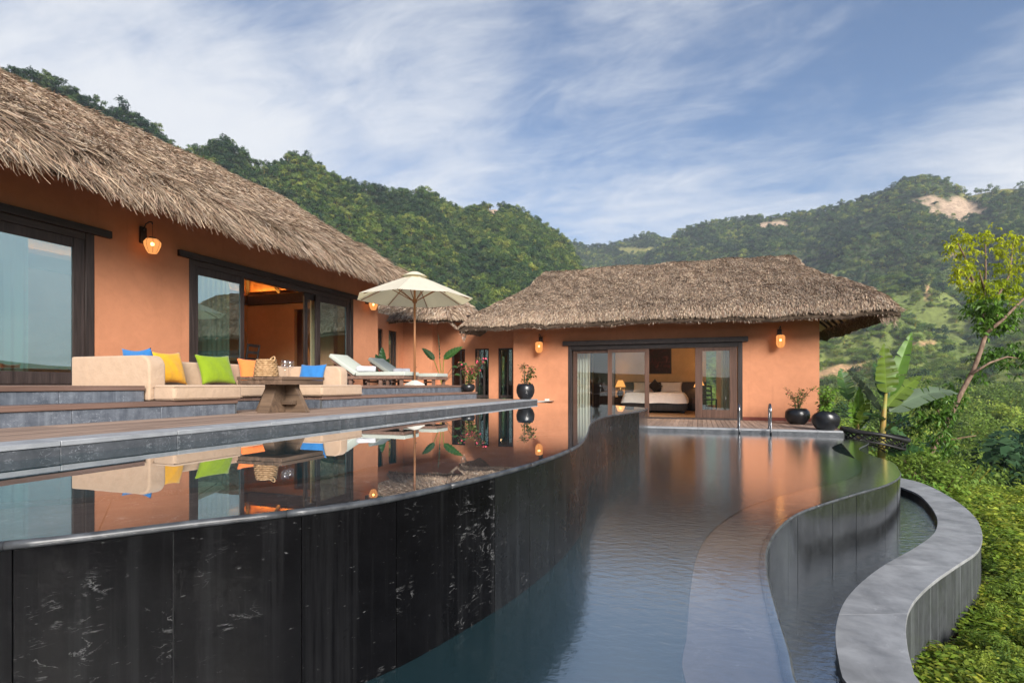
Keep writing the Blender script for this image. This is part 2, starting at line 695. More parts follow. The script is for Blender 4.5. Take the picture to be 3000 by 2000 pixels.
def mat_glass(name, base=0.0, tint=(0.9, 0.95, 0.93), gtint=(1, 1, 1), wobble=0.0):
    m, nt, N, L, out = new_mat(name)
    lw = N("ShaderNodeLayerWeight")
    lw.inputs['Blend'].default_value = 0.5
    pw = N("ShaderNodeMath"); pw.operation = 'POWER'; pw.inputs[1].default_value = 5.0
    L(lw.outputs['Facing'], pw.inputs[0])
    fr = N("ShaderNodeMath"); fr.operation = 'MULTIPLY_ADD'
    L(pw.outputs[0], fr.inputs[0])
    fr.inputs[1].default_value = 1.0 - 0.07
    fr.inputs[2].default_value = 0.07
    gl = N("ShaderNodeBsdfAnisotropic")
    gl.inputs['Roughness'].default_value = 0.0
    gl.inputs['Color'].default_value = (*gtint, 1)
    tr = N("ShaderNodeBsdfTransparent")
    tr.inputs[0].default_value = (*tint, 1)
    mx = N("ShaderNodeMixShader")
    ad = N("ShaderNodeMath"); ad.operation = 'ADD'; ad.use_clamp = True
    ad.inputs[1].default_value = base
    L(fr.outputs[0], ad.inputs[0])
    L(ad.outputs[0], mx.inputs[0])
    L(tr.outputs[0], mx.inputs[1])
    L(gl.outputs[0], mx.inputs[2])
    L(mx.outputs[0], out.inputs[0])
    return m


def mat_emit(name, col, strength):
    m, nt, N, L, out = new_mat(name)
    e = N("ShaderNodeEmission")
    e.inputs[0].default_value = (*col, 1)
    e.inputs[1].default_value = strength
    L(e.outputs[0], out.inputs[0])
    return m


def mat_lampshade(name, col, glow, clear=0.25):
    """lit paper / silk: it glows by itself and lets some of the bulb show through"""
    m, nt, N, L, out = new_mat(name)
    e = N("ShaderNodeEmission")
    e.inputs[0].default_value = (*col, 1)
    e.inputs[1].default_value = glow
    t = N("ShaderNodeBsdfTransparent")
    t.inputs[0].default_value = (1.0, 0.8, 0.55, 1)
    mx = N("ShaderNodeMixShader")
    mx.inputs[0].default_value = clear
    L(e.outputs[0], mx.inputs[1])
    L(t.outputs[0], mx.inputs[2])
    L(mx.outputs[0], out.inputs[0])
    return m


def mat_leaf(name, cols, trans=0.35, rough=0.5, attr=None, spec=0.3, stand=False):
    """foliage: hue varies plant by plant and leaf by leaf"""
    m, nt, N, L, out = new_mat(name)
    oi = N("ShaderNodeObjectInfo")
    k = len(cols)
    c = ramp(N, L, oi.outputs['Random'], [((i + 0.5) / k, cc) for i, cc in enumerate(cols)])
    a = N("ShaderNodeAttribute")
    a.attribute_name = 'tint'
    c = mixc(N, L, 1.0, c, a.outputs['Color'], 'MULTIPLY')
    if stand:                                   # stands of the same species share a hue
        sa = N("ShaderNodeAttribute")
        sa.attribute_type = 'INSTANCER'
        sa.attribute_name = 'stand'
        c = mixc(N, L, 1.0, c, ramp(N, L, sa.outputs['Fac'], [(0.25, (0.50, 0.60, 0.75)), (0.5, (0.82, 0.90, 0.92)), (0.74, (1.3, 1.22, 0.92))]), 'MULTIPLY')
    p = principled(N, L, None, c, rough, spec)
    if trans:
        t = N("ShaderNodeBsdfTranslucent")
        L(c, t.inputs[0])
        mx = N("ShaderNodeMixShader")
        mx.inputs[0].default_value = trans
        L(p.outputs[0], mx.inputs[1])
        L(t.outputs[0], mx.inputs[2])
        L(mx.outputs[0], out.inputs[0])
    else:
        L(p.outputs[0], out.inputs[0])
    return m


def mat_attr(name, rough=0.8, spec=0.15, trans=0.0, detail=None):
    m, nt, N, L, out = new_mat(name)
    a = N("ShaderNodeAttribute")
    a.attribute_name = 'tint'
    c = a.outputs['Color']
    if detail:
        v = coords(N, L)
        n = noise_n(N, L, v, detail, 8, 0.65)
        c = mixc(N, L, 1.0, c, ramp(N, L, n, [(0.25, (0.45, 0.45, 0.45)), (0.75, (1.5, 1.5, 1.5))]), 'MULTIPLY')
    p = principled(N, L, None, c, rough, spec)
    if trans:
        t = N("ShaderNodeBsdfTranslucent")
        L(c, t.inputs[0])
        mx = N("ShaderNodeMixShader")
        mx.inputs[0].default_value = trans
        L(p.outputs[0], mx.inputs[1])
        L(t.outputs[0], mx.inputs[2])
        L(mx.outputs[0], out.inputs[0])
    else:
        L(p.outputs[0], out.inputs[0])
    return m


M.stucco = mat_stucco("orange_stucco", (0.51, 0.222, 0.118))
M.inner = mat_stucco("inner_plaster", (0.50, 0.27, 0.13))
M.dark_wood = mat_wood("dark_wood", (0.010, 0.007, 0.006), (0.05, 0.036, 0.032), axis=2, rough=0.5, bumpk=0.5, grain=14)
M.dark_wood_x = mat_wood("dark_wood_rail", (0.010, 0.007, 0.006), (0.05, 0.036, 0.032), axis=1, rough=0.5, bumpk=0.5, grain=14)
M.red_wood = mat_wood("red_brown_wood", (0.045, 0.022, 0.014), (0.13, 0.068, 0.045), axis=2, rough=0.5, grain=14)
M.deck = mat_wood("deck_wood", (0.20, 0.135, 0.10), (0.40, 0.285, 0.215), axis=1, rough=0.75, spec=0.2, grain=18, lightvar=0.22)
M.nosing = mat_wood("step_wood", (0.10, 0.058, 0.042), (0.24, 0.15, 0.115), axis=1, rough=0.55, grain=14, lightvar=0.15)
M.table = mat_wood("table_wood", (0.05, 0.031, 0.020), (0.20, 0.13, 0.082), axis=0, rough=0.7, grain=12, lightvar=0.12)
M.umb_wood = mat_wood("pole_wood", (0.20, 0.085, 0.035), (0.36, 0.17, 0.075), axis=2, rough=0.45, grain=20, lightvar=0.05)
M.black_stone = mat_stone("black_marble", (0.0022, 0.0022, 0.0025), (0.005, 0.005, 0.0056), (0.26, 0.26, 0.26), 0.6, 0.32, streak=0.08, streak_col=(0.16, 0.165, 0.17), vscale=1.5, spec=0.045, vein_gate=0.56, gate_rand=0.30)
M.wet_stone = mat_stone("wet_dark_stone", (0.012, 0.013, 0.014), (0.032, 0.034, 0.036), (0.20, 0.21, 0.21), 0.35, 0.16, streak=0.30, streak_col=(0.09, 0.10, 0.105), vscale=1.3, vein_gate=0.58)
M.streak_stone = mat_stone("streaked_wet_stone", (0.003, 0.003, 0.0034), (0.008, 0.0083, 0.0088), (0.30, 0.30, 0.30), 0.7, 0.28, streak=0.36, streak_col=(0.055, 0.06, 0.062), vscale=1.4, vein_gate=0.58, spec=0.2)
M.wall_stone = mat_stone("weathered_grey_stone", (0.028, 0.030, 0.032), (0.062, 0.066, 0.069), (0.22, 0.23, 0.23), 0.3, 0.5, streak=0.6, streak_col=(0.17, 0.185, 0.185), vscale=1.0, vein_gate=0.6)
M.top_stone = mat_stone("honed_grey_stone", (0.15, 0.152, 0.154), (0.36, 0.362, 0.364), (0.50, 0.51, 0.51), 0.5, 0.55, vscale=0.9, rand=9, vein_gate=0.5)
M.riser = mat_stone("blue_grey_stone", (0.065, 0.076, 0.095), (0.16, 0.18, 0.21), (0.42, 0.45, 0.48), 0.8, 0.45, streak=0.55, streak_col=(0.26, 0.29, 0.32), vscale=2.6, vein_gate=0.42)
M.coping = mat_stone("coping_stone", (0.045, 0.050, 0.055), (0.10, 0.105, 0.115), (0.40, 0.42, 0.44), 0.9, 0.4, vscale=3.0, vein_gate=0.40)
M.coping_top = mat_stone("pale_coping_stone", (0.24, 0.25, 0.26), (0.37, 0.38, 0.39), (0.6, 0.6, 0.6), 0.3, 0.6, vscale=2.0)
M.ledge = mat_stone("brown_ledge_stone", (0.040, 0.030, 0.025), (0.085, 0.065, 0.055), (0.42, 0.42, 0.40), 0.9, 0.5, vscale=2.4, vein_gate=0.47)
M.ledge_grey = mat_stone("grey_ledge_stone", (0.12, 0.096, 0.082), (0.20, 0.168, 0.148), (0.45, 0.45, 0.45), 0.8, 0.5, vscale=2.4, vein_gate=0.5)
M.grout = mat_noise("pale_grout", (0.07, 0.073, 0.076), (0.14, 0.145, 0.145), 30, 0.8)
M.pool_floor = mat_noise("dark_teal_tile", (0.010, 0.050, 0.062), (0.018, 0.078, 0.092), 5, 0.6, 0)
M.water_still = mat_water("still_water", (0.50, 0.72, 0.74), 0.02, (1.3, 1.3, 1.3), 0.0, rdist=0.01, film=0.16, body=(0.020, 0.085, 0.10), bw=0.35)
M.film_still = mat_water("still_thin_water", (0.93, 0.95, 0.95), 0.02, (1.3, 1.3, 1.3), 0.0, rdist=0.01, film=0.16)
M.water_moving = mat_water("moving_water", (0.30, 0.45, 0.48), 0.15, (13, 21, 13), 0.13, rdist=0.012, film=0.30, body=(0.022, 0.056, 0.066), bw=0.62)
M.film_moving = mat_water("moving_thin_water", (0.94, 0.95, 0.95), 0.12, (13, 21, 13), 0.10, rdist=0.012, film=0.34)
M.water_trough = mat_water("trough_water", (0.85, 0.92, 0.93), 0.5, (10, 16, 10), 0.05, rdist=0.02, film=0.38, body=(0.07, 0.085, 0.09), bw=0.5)
M.glass = mat_glass("coated_glass", 0.30, (0.62, 0.80, 0.78), (0.80, 0.97, 1.0))
M.glass_clear = mat_glass("clear_glass", 0.03, (0.9, 0.93, 0.92))
M.thatch = mat_attr("dry_palm_thatch", 0.85, 0.12, 0.12)
M.thatch_base = mat_noise("matted_thatch", (0.06, 0.042, 0.030), (0.17, 0.122, 0.088), 14, 0.95, 0.8, 0.05, 0.1)
M.soffit = mat_noise("woven_soffit", (0.50, 0.44, 0.33), (0.62, 0.55, 0.42), 20, 0.8, 0.2)
M.sofa = mat_noise("cream_fabric", (0.46, 0.325, 0.22), (0.50, 0.36, 0.25), 9, 0.9, 0.5, 0.02, 0.1, bscale=11, sheen=0.2)
M.mint = mat_noise("pale_mint_fabric", (0.42, 0.46, 0.41), (0.48, 0.51, 0.46), 40, 0.9, 0.2, 0.002, 0.1, bscale=300)
M.towel = mat_noise("white_terry", (0.54, 0.54, 0.58), (0.62, 0.62, 0.66), 60, 0.95, 0.7, 0.006, 0.05, bscale=140)
M.linen = mat_noise("white_linen", (0.72, 0.70, 0.72), (0.82, 0.80, 0.81), 6, 0.85, 0.3, 0.01, 0.1, bscale=9)
M.canopy = mat_noise("ecru_canvas", (0.74, 0.71, 0.62), (0.80, 0.77, 0.68), 8, 0.9, 0.1, 0.002, 0.1)
M.pot = mat_noise("black_glaze", (0.006, 0.006, 0.007), (0.016, 0.016, 0.018), 4, 0.3, 0.1, 0.004, 0.5)
M.soil = mat_noise("soil", (0.03, 0.02, 0.014), (0.075, 0.045, 0.03), 30, 0.95, 0.6, 0.02, 0.1)
M.metal = mat_noise("polished_steel", (0.26, 0.26, 0.27), (0.36, 0.36, 0.37), 12, 0.22, 0, metal=1.0)
M.iron = mat_noise("black_iron", (0.010, 0.010, 0.010), (0.025, 0.023, 0.022), 12, 0.45, 0.2, 0.003)
M.bark = mat_noise("pale_bark", (0.13, 0.085, 0.06), (0.29, 0.20, 0.145), 14, 0.9, 0.7, 0.02, 0.1, (1, 1, 0.35))
M.twig = mat_noise("twig_bark", (0.09, 0.06, 0.035), (0.2, 0.14, 0.08), 20, 0.9, 0.4)
M.concrete = mat_noise("pale_concrete", (0.50, 0.48, 0.43), (0.62, 0.60, 0.54), 14, 0.85, 0.3)
M.basket = mat_noise("water_hyacinth", (0.30, 0.17, 0.075), (0.60, 0.40, 0.22), 26, 0.8, 0.6, 0.01, 0.15)


def cloth(name, c):
    return mat_noise(name, tuple(x * 0.9 for x in c), c, 12, 0.85, 0.6, 0.02, 0.15, bscale=13, sheen=0.2)


M.yellow = cloth("yellow_cloth", (0.72, 0.36, 0.02))
M.green = cloth("lime_cloth", (0.20, 0.29, 0.012))
M.orange = cloth("orange_cloth", (0.78, 0.20, 0.05))
M.blue = cloth("blue_cloth", (0.030, 0.165, 0.42))


# ------------------------------------------------------------------ foliage building blocks
def leaf_cloud(name, centers, nleaf, spread, lsize, mat, seed, aspect=0.45, up=0.4, tint=(0.55, 1.3), out_from=(0, 0, 0), extra=None):
    """many leaf-sized blades spread through clumps; normals loosely face out and up"""
    g = np.random.default_rng(seed)
    C = np.array(centers, float)
    k = g.integers(0, len(C), nleaf)
    off = g.normal(0, 1, (nleaf, 3))
    off /= np.linalg.norm(off, axis=1)[:, None] + 1e-9
    off *= (g.random((nleaf, 1)) ** 0.45) * np.array(spread)
    p = C[k] + off
    o = p - np.array(out_from)
    o /= np.linalg.norm(o, axis=1)[:, None] + 1e-9
    n = o * 0.7 + np.array([0, 0, up]) + g.normal(0, 0.55, (nleaf, 3))
    n /= np.linalg.norm(n, axis=1)[:, None]
    d = g.normal(0, 1, (nleaf, 3)) + o * 0.5 - np.array([0, 0, 0.35])
    d -= n * (d * n).sum(1)[:, None]
    d /= np.linalg.norm(d, axis=1)[:, None] + 1e-9
    w = np.cross(n, d)
    L = lsize * (0.6 + 0.8 * g.random((nleaf, 1)))
    W = L * aspect
    tip = p + d * L - np.array([0, 0, 1]) * L * 0.12
    mid = p + d * L * 0.5 + n * L * 0.06
    V = np.stack([p, mid + w * W * 0.5, tip, mid - w * W * 0.5], 1).reshape(-1, 3)
    F = np.arange(nleaf * 4).reshape(-1, 4)
    clump = g.random(len(C))[k][:, None]
    t = tint[0] + (tint[1] - tint[0]) * (0.55 * clump + 0.45 * g.random((nleaf, 1)))
    col = np.repeat(np.c_[t * (0.92 + 0.16 * g.random((nleaf, 1))), t, t * 0.9], 4, axis=0)
    if extra is not None:                       # trunk / stems given as an MB, in a bark tint
        ev = np.array(extra.v)
        ef = np.array([f for f in extra.f if len(f) == 4]) + len(V)
        V = np.vstack([V, ev])
        F = np.vstack([F, ef])
        col = np.vstack([col, np.tile([[1.4, 0.85, 0.6]], (len(ev), 1))])
    me = np_mesh(name, V, F, col)
    me.materials.append(mat)
    return me


def crown_centers(g, n, rx, rz, zc, low=-0.35):
    out = []
    while len(out) < n:
        v = g.normal(0, 1, 3)
        v /= np.linalg.norm(v)
        if v[2] < low: continue
        r = 0.45 + 0.5 * g.random()
        out.append((v[0] * rx * r, v[1] * rx * r, zc + v[2] * rz * r))
    return out


M.forest = mat_leaf("forest_leaves", [(0.045, 0.095, 0.045), (0.07, 0.135, 0.05), (0.115, 0.19, 0.055), (0.055, 0.11, 0.05), (0.16, 0.235, 0.065), (0.29, 0.33, 0.10), (0.09, 0.15, 0.06)], 0.40, 0.7, spec=0.15, stand=True)
M.bush = mat_leaf("bush_leaves", [(0.15, 0.24, 0.045), (0.24, 0.34, 0.055), (0.33, 0.40, 0.065), (0.12, 0.20, 0.045), (0.18, 0.27, 0.05)], 0.42, 0.6, spec=0.2)
M.cover = mat_leaf("ground_cover_leaves", [(0.20, 0.32, 0.04), (0.27, 0.38, 0.045), (0.35, 0.43, 0.05), (0.40, 0.42, 0.06), (0.22, 0.32, 0.045)], 0.35, 0.5)
M.lush = mat_leaf("lush_leaves", [(0.09, 0.19, 0.025), (0.14, 0.26, 0.03)], 0.35, 0.45)
M.bright = mat_leaf("bright_young_leaves", [(0.36, 0.44, 0.022), (0.46, 0.50, 0.025)], 0.5, 0.45)
M.banana = mat_attr("banana_leaf", 0.42, 0.35, 0.35)
M.flower = mat_attr("flower_and_leaf", 0.6, 0.2, 0.3)


def proto_collection(name, meshes):
    c = bpy.data.collections.new(name)
    for i, me in enumerate(meshes):
        c.objects.link(bpy.data.objects.new(name, me))
    return c


def instancer(name, pts, rots, scales, coll, kind='stuff'):
    me = bpy.data.meshes.new(name)
    me.vertices.add(len(pts))
    me.vertices.foreach_set('co', np.asarray(pts, np.float32).ravel())
    a = me.attributes.new('rot', 'FLOAT_VECTOR', 'POINT')
    a.data.foreach_set('vector', np.asarray(rots, np.float32).ravel())
    a = me.attributes.new('scl', 'FLOAT_VECTOR', 'POINT')
    a.data.foreach_set('vector', np.asarray(scales, np.float32).ravel())
    a = me.attributes.new('pick', 'INT', 'POINT')
    a.data.foreach_set('value', np.random.default_rng(1).integers(0, len(coll.objects), len(pts)).astype(np.int32))
    Pn = np.asarray(pts, float)
    a = me.attributes.new('stand', 'FLOAT', 'POINT')
    st_ = np.clip(0.5 + (fbm(Pn[:, 0] / 26 + Pn[:, 2] / 30, Pn[:, 1] / 26 + 3, 4, 0.6) - 0.5) * 2.3, 0, 1)
    a.data.foreach_set('value', st_.astype(np.float32))
    o = bpy.data.objects.new(name, me)
    COL.objects.link(o)
    o['kind'] = kind
    ng = bpy.data.node_groups.new(name, 'GeometryNodeTree')
    ng.interface.new_socket('Geometry', in_out='INPUT', socket_type='NodeSocketGeometry')
    ng.interface.new_socket('Geometry', in_out='OUTPUT', socket_type='NodeSocketGeometry')
    N, L = ng.nodes.new, ng.links.new
    gi, go = N('NodeGroupInput'), N('NodeGroupOutput')
    ci = N('GeometryNodeCollectionInfo')
    ci.inputs['Collection'].default_value = coll
    ci.inputs['Separate Children'].default_value = True
    ci.inputs['Reset Children'].default_value = True
    ip = N('GeometryNodeInstanceOnPoints')
    ip.inputs['Pick Instance'].default_value = True

    def attr(nm, t):
        n = N('GeometryNodeInputNamedAttribute')
        n.data_type = t
        n.inputs['Name'].default_value = nm
        return n.outputs['Attribute']
    L(gi.outputs[0], ip.inputs['Points'])
    L(ci.outputs[0], ip.inputs['Instance'])
    L(attr('pick', 'INT'), ip.inputs['Instance Index'])
    e2r = N('FunctionNodeEulerToRotation')
    L(attr('rot', 'FLOAT_VECTOR'), e2r.inputs[0])
    L(e2r.outputs[0], ip.inputs['Rotation'])
    L(attr('scl', 'FLOAT_VECTOR'), ip.inputs['Scale'])
    L(ip.outputs[0], go.inputs[0])
    md = o.modifiers.new('scatter', 'NODES')
    md.node_group = ng
    return o


# ------------------------------------------------------------------ terrain: near shelf, valley and the mountains
def elev_table(tab, tail):
    ph, e = [], []
    for px, py in tab:
        t = (px - 1500) / FPX
        p = math.atan(t)
        ph.append(p)
        e.append((HORIZ - py) / FPX * math.cos(p))
    for deg, v in tail:
        ph.append(R(deg))
        e.append(v)
    o = np.argsort(ph)
    return np.array(ph)[o], np.array(e)[o]


RIDGE1 = elev_table([(-900, 150), (-400, 170), (0, 174), (60, 187), (130, 208), (200, 234), (270, 282), (330, 292), (400, 328), (470, 386), (540, 432), (580, 425), (620, 405), (650, 404),
                     (700, 422), (740, 458), (790, 480), (830, 446), (880, 440), (930, 472), (1000, 514), (1060, 533), (1100, 536), (1140, 556), (1200, 546), (1250, 549), (1300, 580),
                     (1340, 604), (1390, 594), (1450, 596), (1500, 602), (1550, 629), (1600, 655), (1640, 684), (1672, 715), (1710, 790), (1750, 880), (1800, 1000), (1860, 1127)],
                    [(-75, 0.30), (-100, 0.15), (-140, 0.05), (20, -0.05), (60, -0.05), (180, 0.02), (-180, 0.02)])
RIDGE2 = elev_table([(1500, 760), (1620, 715), (1680, 702), (1720, 718), (1800, 708), (1850, 693), (1900, 675), (1950, 694), (2000, 760), (2100, 1000)],
                    [(0, -0.02), (-180, -0.02), (30, -0.02), (180, -0.02)])
RIDGE3 = elev_table([(1650, 1100), (1760, 900), (1850, 770), (1940, 704), (2000, 661), (2080, 640), (2200, 625), (2300, 619), (2400, 605), (2450, 590), (2520, 570), (2580, 550), (2620, 530), (2660, 510),
                     (2700, 502), (2750, 509), (2800, 534), (2840, 556), (2880, 544), (2940, 531), (3000, 533), (3200, 560), (3500, 640)],
                    [(-10, -0.02), (-180, 0.0), (58, 0.10), (64, 0.035), (70, 0.03), (78, 0.034), (82, 0.042), (86, 0.036), (92, 0.045), (105, 0.03), (130, 0.035), (180, 0.0)])


def mountain(r, ph, table, R0, RR, amp, noff, shape=1.2, lift=4.0):
    e = np.interp(ph, *table)
    H = np.maximum(e * RR - lift, -12)
    s = np.clip((r - R0) / (RR - R0), 0, 1)
    g = s ** shape
    x, y = r * np.sin(ph), r * np.cos(ph)
    n = fbm(x / 62 + noff, y / 62 + noff, 5, 0.55)
    z = -9 + (H + 9) * g - amp * n * 4 * s * (1 - s) * np.clip((H + 9) / 100, 0, 1)
    z = np.where(r > RR, H - (r - RR) * 0.55, z)
    return z


def ground_z(r, ph):
    right = np.interp(r, [0, 11.5, 15.2, 17.5, 24, 42, 70, 130, 230, 400, 2000], [-2.34, -2.36, -2.42, -3.2, -5.0, -7.4, -9.0, -9.5, -9, -9, -14])
    left = np.interp(r, [0, 60, 110, 2000], [-2.6, -2.6, -9, -12])
    w = np.clip((np.degrees(ph) + 4) / 18, 0, 1) * np.clip((175 - np.degrees(ph)) / 30, 0, 1)
    x, y = r * np.sin(ph), r * np.cos(ph)
    bumps = (fbm(x / 9, y / 9, 4) - 0.5) * np.clip((r - 12) / 30, 0, 1) * 3.0
    small = (fbm(x * 1.3, y * 1.3, 3) - 0.5) * 0.10
    return left * (1 - w) + right * w + bumps + small


def terrain(X, Y):
    X, Y = np.asarray(X, float), np.asarray(Y, float)
    r = np.hypot(X, Y)
    ph = np.arctan2(X, Y)
    z = ground_z(r, ph)
    rr1 = np.interp(np.degrees(ph), [-60, -43, 0, 10], [230, 250, 390, 420])
    rr3 = np.interp(np.degrees(ph), [10, 45, 60, 75], [760, 720, 900, 1150])
    z = np.maximum(z, mountain(r, ph, RIDGE1, 95, rr1, 44, 3.3, 1.05, 4.0))
    z = np.maximum(z, mountain(r, ph, RIDGE2, 430, 880, 30, 9.1, 1.0))
    z = np.maximum(z, mountain(r, ph, RIDGE3, 185, rr3, 75, 21.7, 1.12, 6.0))
    return z


def patch_mask(X, Y, Z, lst):
    """bare-rock and bare-earth patches on the slopes, placed by bearing and elevation seen from the pool"""
    px = 1500 + FPX * X / np.maximum(Y, 1e-3)
    py = HORIZ - FPX * Z / np.maximum(Y, 1e-3)
    m = np.zeros_like(X)
    wob = (fbm(X / 7.0, Z / 7.0 + Y / 23.0, 4, 0.6) - 0.5) * 1.5
    for cx, cy, rx, ry in lst:
        d = np.hypot((px - cx) / rx, (py - cy) / ry)
        m = np.maximum(m, np.clip((1.0 - d + wob) * 4, 0, 1))
    return m * (Y > 60)


CLIFFS = [(2800, 615, 80, 36), (2720, 592, 40, 18), (2275, 657, 34, 12), (2235, 662, 16, 8), (1452, 626, 30, 14), (1640, 730, 20, 9)]
FIELDS = [(2490, 1078, 95, 20), (2440, 1100, 60, 18), (2700, 1010, 50, 7), (2690, 800, 26, 6), (2790, 752, 12, 7), (2722, 850, 6, 34), (2900, 1190, 30, 6), (1120, 556, 28, 12), (1870, 735, 60, 12), (2260, 632, 60, 5), (2560, 560, 50, 6), (2850, 575, 60, 9), (2950, 560, 50, 12)]


def build_terrain():
    ph = np.radians(np.unique(np.r_[np.arange(-180, -62, 4.0), np.arange(-62, -46, 1.0), np.arange(-46, 50, 0.33), np.arange(50, 100, 0.8), np.arange(100, 181, 4.0)]))
    r = np.r_[np.linspace(0.3, 14, 46), np.geomspace(14.5, 95, 44), np.linspace(98, 440, 92), np.linspace(446, 1000, 82), np.geomspace(1020, 2000, 12)]
    P, Rr = np.meshgrid(ph, r)
    X, Y = Rr * np.sin(P), Rr * np.cos(P)
    Z = terrain(X, Y)
    V = np.c_[(CA * X - SA * Y).ravel(), (SA * X + CA * Y).ravel(), Z.ravel()]
    nr, npx = P.shape
    i, j = np.meshgrid(np.arange(nr - 1), np.arange(npx - 1), indexing='ij')
    a = i * npx + j
    F = np.stack([a, a + 1, a + npx + 1, a + npx], -1).reshape(-1, 4)
    n = fbm(X / 14, Y / 14, 4)
    n2 = fbm(X / 55 + 4, Y / 55, 4)
    grass = np.stack([0.07 + 0.11 * n2, 0.115 + 0.09 * n2, 0.030 + 0.03 * n2], -1)
    under = np.stack([0.028 + 0.03 * n, 0.045 + 0.03 * n, 0.02 + 0.01 * n], -1)
    f = np.clip((Z / np.maximum(Rr, 1) - 0.155) * 18 + (n2 - 0.5) * 2.5, 0, 1)[..., None]
    f = np.where((np.degrees(P) < 12)[..., None], 1.0, f)
    col = grass * (1 - f) + under * f
    soil = np.stack([0.16 + 0.10 * n, 0.10 + 0.06 * n, 0.055 + 0.03 * n], -1)
    near = np.clip((16.5 - Rr) / 2, 0, 1)[..., None]
    red = np.stack([0.095 + 0.07 * n, 0.058 + 0.04 * n, 0.034 + 0.025 * n], -1)
    col = col * (1 - near) + red * near
    fm = patch_mask(X, Y, Z, FIELDS)[..., None]
    fieldc = np.stack([0.33 + 0.12 * n, 0.215 + 0.08 * n, 0.115 + 0.05 * n], -1)
    top = ((Z / np.maximum(Rr, 1)) > 0.2)[..., None]
    fieldc = np.where(top, np.stack([0.15 + 0.08 * n, 0.155 + 0.06 * n, 0.05 + 0.02 * n], -1), fieldc)
    col = col * (1 - fm) + fieldc * fm
    cm = patch_mask(X, Y, Z, CLIFFS)[..., None]
    st = 0.6 + 0.8 * fbm(X / 4 + Y / 9, Z / 30, 4)[..., None]
    cl = np.array([0.33, 0.25, 0.18]) * st
    col = col * (1 - cm) + cl * cm
    me = np_mesh("hillside_terrain", V, F, col.reshape(-1, 3), smooth=True)
    m = mat_attr("terrain", 0.95, 0.05, detail=0.35)
    nt = m.node_tree
    N, L = nt.nodes.new, nt.links.new
    pr = next(q for q in nt.nodes if q.type == 'BSDF_PRINCIPLED')
    old = pr.inputs['Base Color'].links[0].from_socket
    v = coords(N, L)
    fine = noise_n(N, L, v, 22, 8, 0.7)
    grain = noise_n(N, L, v, 90, 4, 0.6)
    L(mixc(N, L, 1.0, old, ramp(N, L, fine, [(0.3, (0.5, 0.5, 0.5)), (0.7, (1.6, 1.5, 1.4))]), 'MULTIPLY'), pr.inputs['Base Color'])
    add = N("ShaderNodeMath"); add.operation = 'ADD'
    L(fine, add.inputs[0]); L(grain, add.inputs[1])
    L(bump(N, L, add.outputs[0], 0.9, 0.04), pr.inputs['Normal'])
    o = link("hillside_terrain", me, m)
    o['kind'] = 'structure'


build_terrain()


def scatter(n, r0, r1, p0, p1, keep, seed, rpow=2.0):
    g = np.random.default_rng(seed)
    r = (r0 ** rpow + g.random(n) * (r1 ** rpow - r0 ** rpow)) ** (1 / rpow)
    ph = np.radians(p0 + g.random(n) * (p1 - p0))
    X, Y = r * np.sin(ph), r * np.cos(ph)
    Z = terrain(X, Y)
    k = keep(X, Y, Z, r, ph, g)
    return X[k], Y[k], Z[k], r[k], g


def place_scatter(name, X, Y, Z, g, s0, s1, coll, sink=0.0, tilt=0.12, zs=(0.8, 1.25)):
    n = len(X)
    P = np.c_[CA * X - SA * Y, SA * X + CA * Y, Z - sink]
    rot = np.c_[g.normal(0, tilt, n), g.normal(0, tilt, n), g.random(n) * 6.283]
    s = s0 + (s1 - s0) * g.random(n) ** 1.8
    scl = np.c_[s, s, s * (zs[0] + (zs[1] - zs[0]) * g.random(n))]
    return instancer(name, P, rot, scl, coll)


def forest_protos():
    out = []
    for i in range(6):
        g = np.random.default_rng(100 + i)
        tall = 0.8 + 0.5 * g.random()
        cs = crown_centers(g, 9 + i % 3 * 3, 2.1 + 0.5 * g.random(), 1.7 * tall, 3.2 * tall)
        tr = MB().tube([(0, 0, -1.5), (0.1, 0, 1.2), (0.0, 0.15, 3.0 * tall)], [0.22, 0.16, 0.08], 5, False)
        out.append(leaf_cloud("forest_tree", cs, 330, (0.95, 0.95, 0.75), 0.62, M.forest, 200 + i, 0.62, 0.5, (0.45, 1.45), (0, 0, 2.2), tr))
    return proto_collection("forest_tree", out)


FOREST = forest_protos()


def keep1(X, Y, Z, r, ph, g):
    e = np.interp(ph, *RIDGE1)
    rr = np.interp(np.degrees(ph), [-60, -43, 0, 10], [230, 250, 390, 420])
    bare = np.maximum(patch_mask(X, Y, Z, CLIFFS), patch_mask(X, Y, Z, FIELDS))
    z1 = mountain(r, ph, RIDGE1, 95, rr, 44, 3.3, 1.05, 4.0)
    return (r < rr + 6) & (np.abs(Z - z1) < 0.5) & (bare < 0.4)


def keep3(X, Y, Z, r, ph, g):
    rr = np.interp(np.degrees(ph), [10, 45, 60, 75], [760, 720, 900, 1150])
    bare = np.maximum(patch_mask(X, Y, Z, CLIFFS), patch_mask(X, Y, Z, FIELDS))
    el = Z / r
    n = fbm(X / 60 + 4, Y / 60, 3)
    p = np.clip((el - 0.10) / 0.075 + (n - 0.5) * 1.6, 0.10, 1)
    return (g.random(len(X)) < p) & (bare < 0.4) & (Z > -6) & (r > 150)


X, Y, Z, r, g = scatter(40000, 95, 440, -52, 14, keep1, 31)
place_scatter("left_mountain_forest", X, Y, Z, g, 0.32, 1.08, FOREST, 0.4)
X, Y, Z, r, g = scatter(56000, 190, 900, -3, 50, keep3, 32, 1.7)
place_scatter("right_mountain_forest", X, Y, Z, g, 0.38, 1.3, FOREST, 0.6)
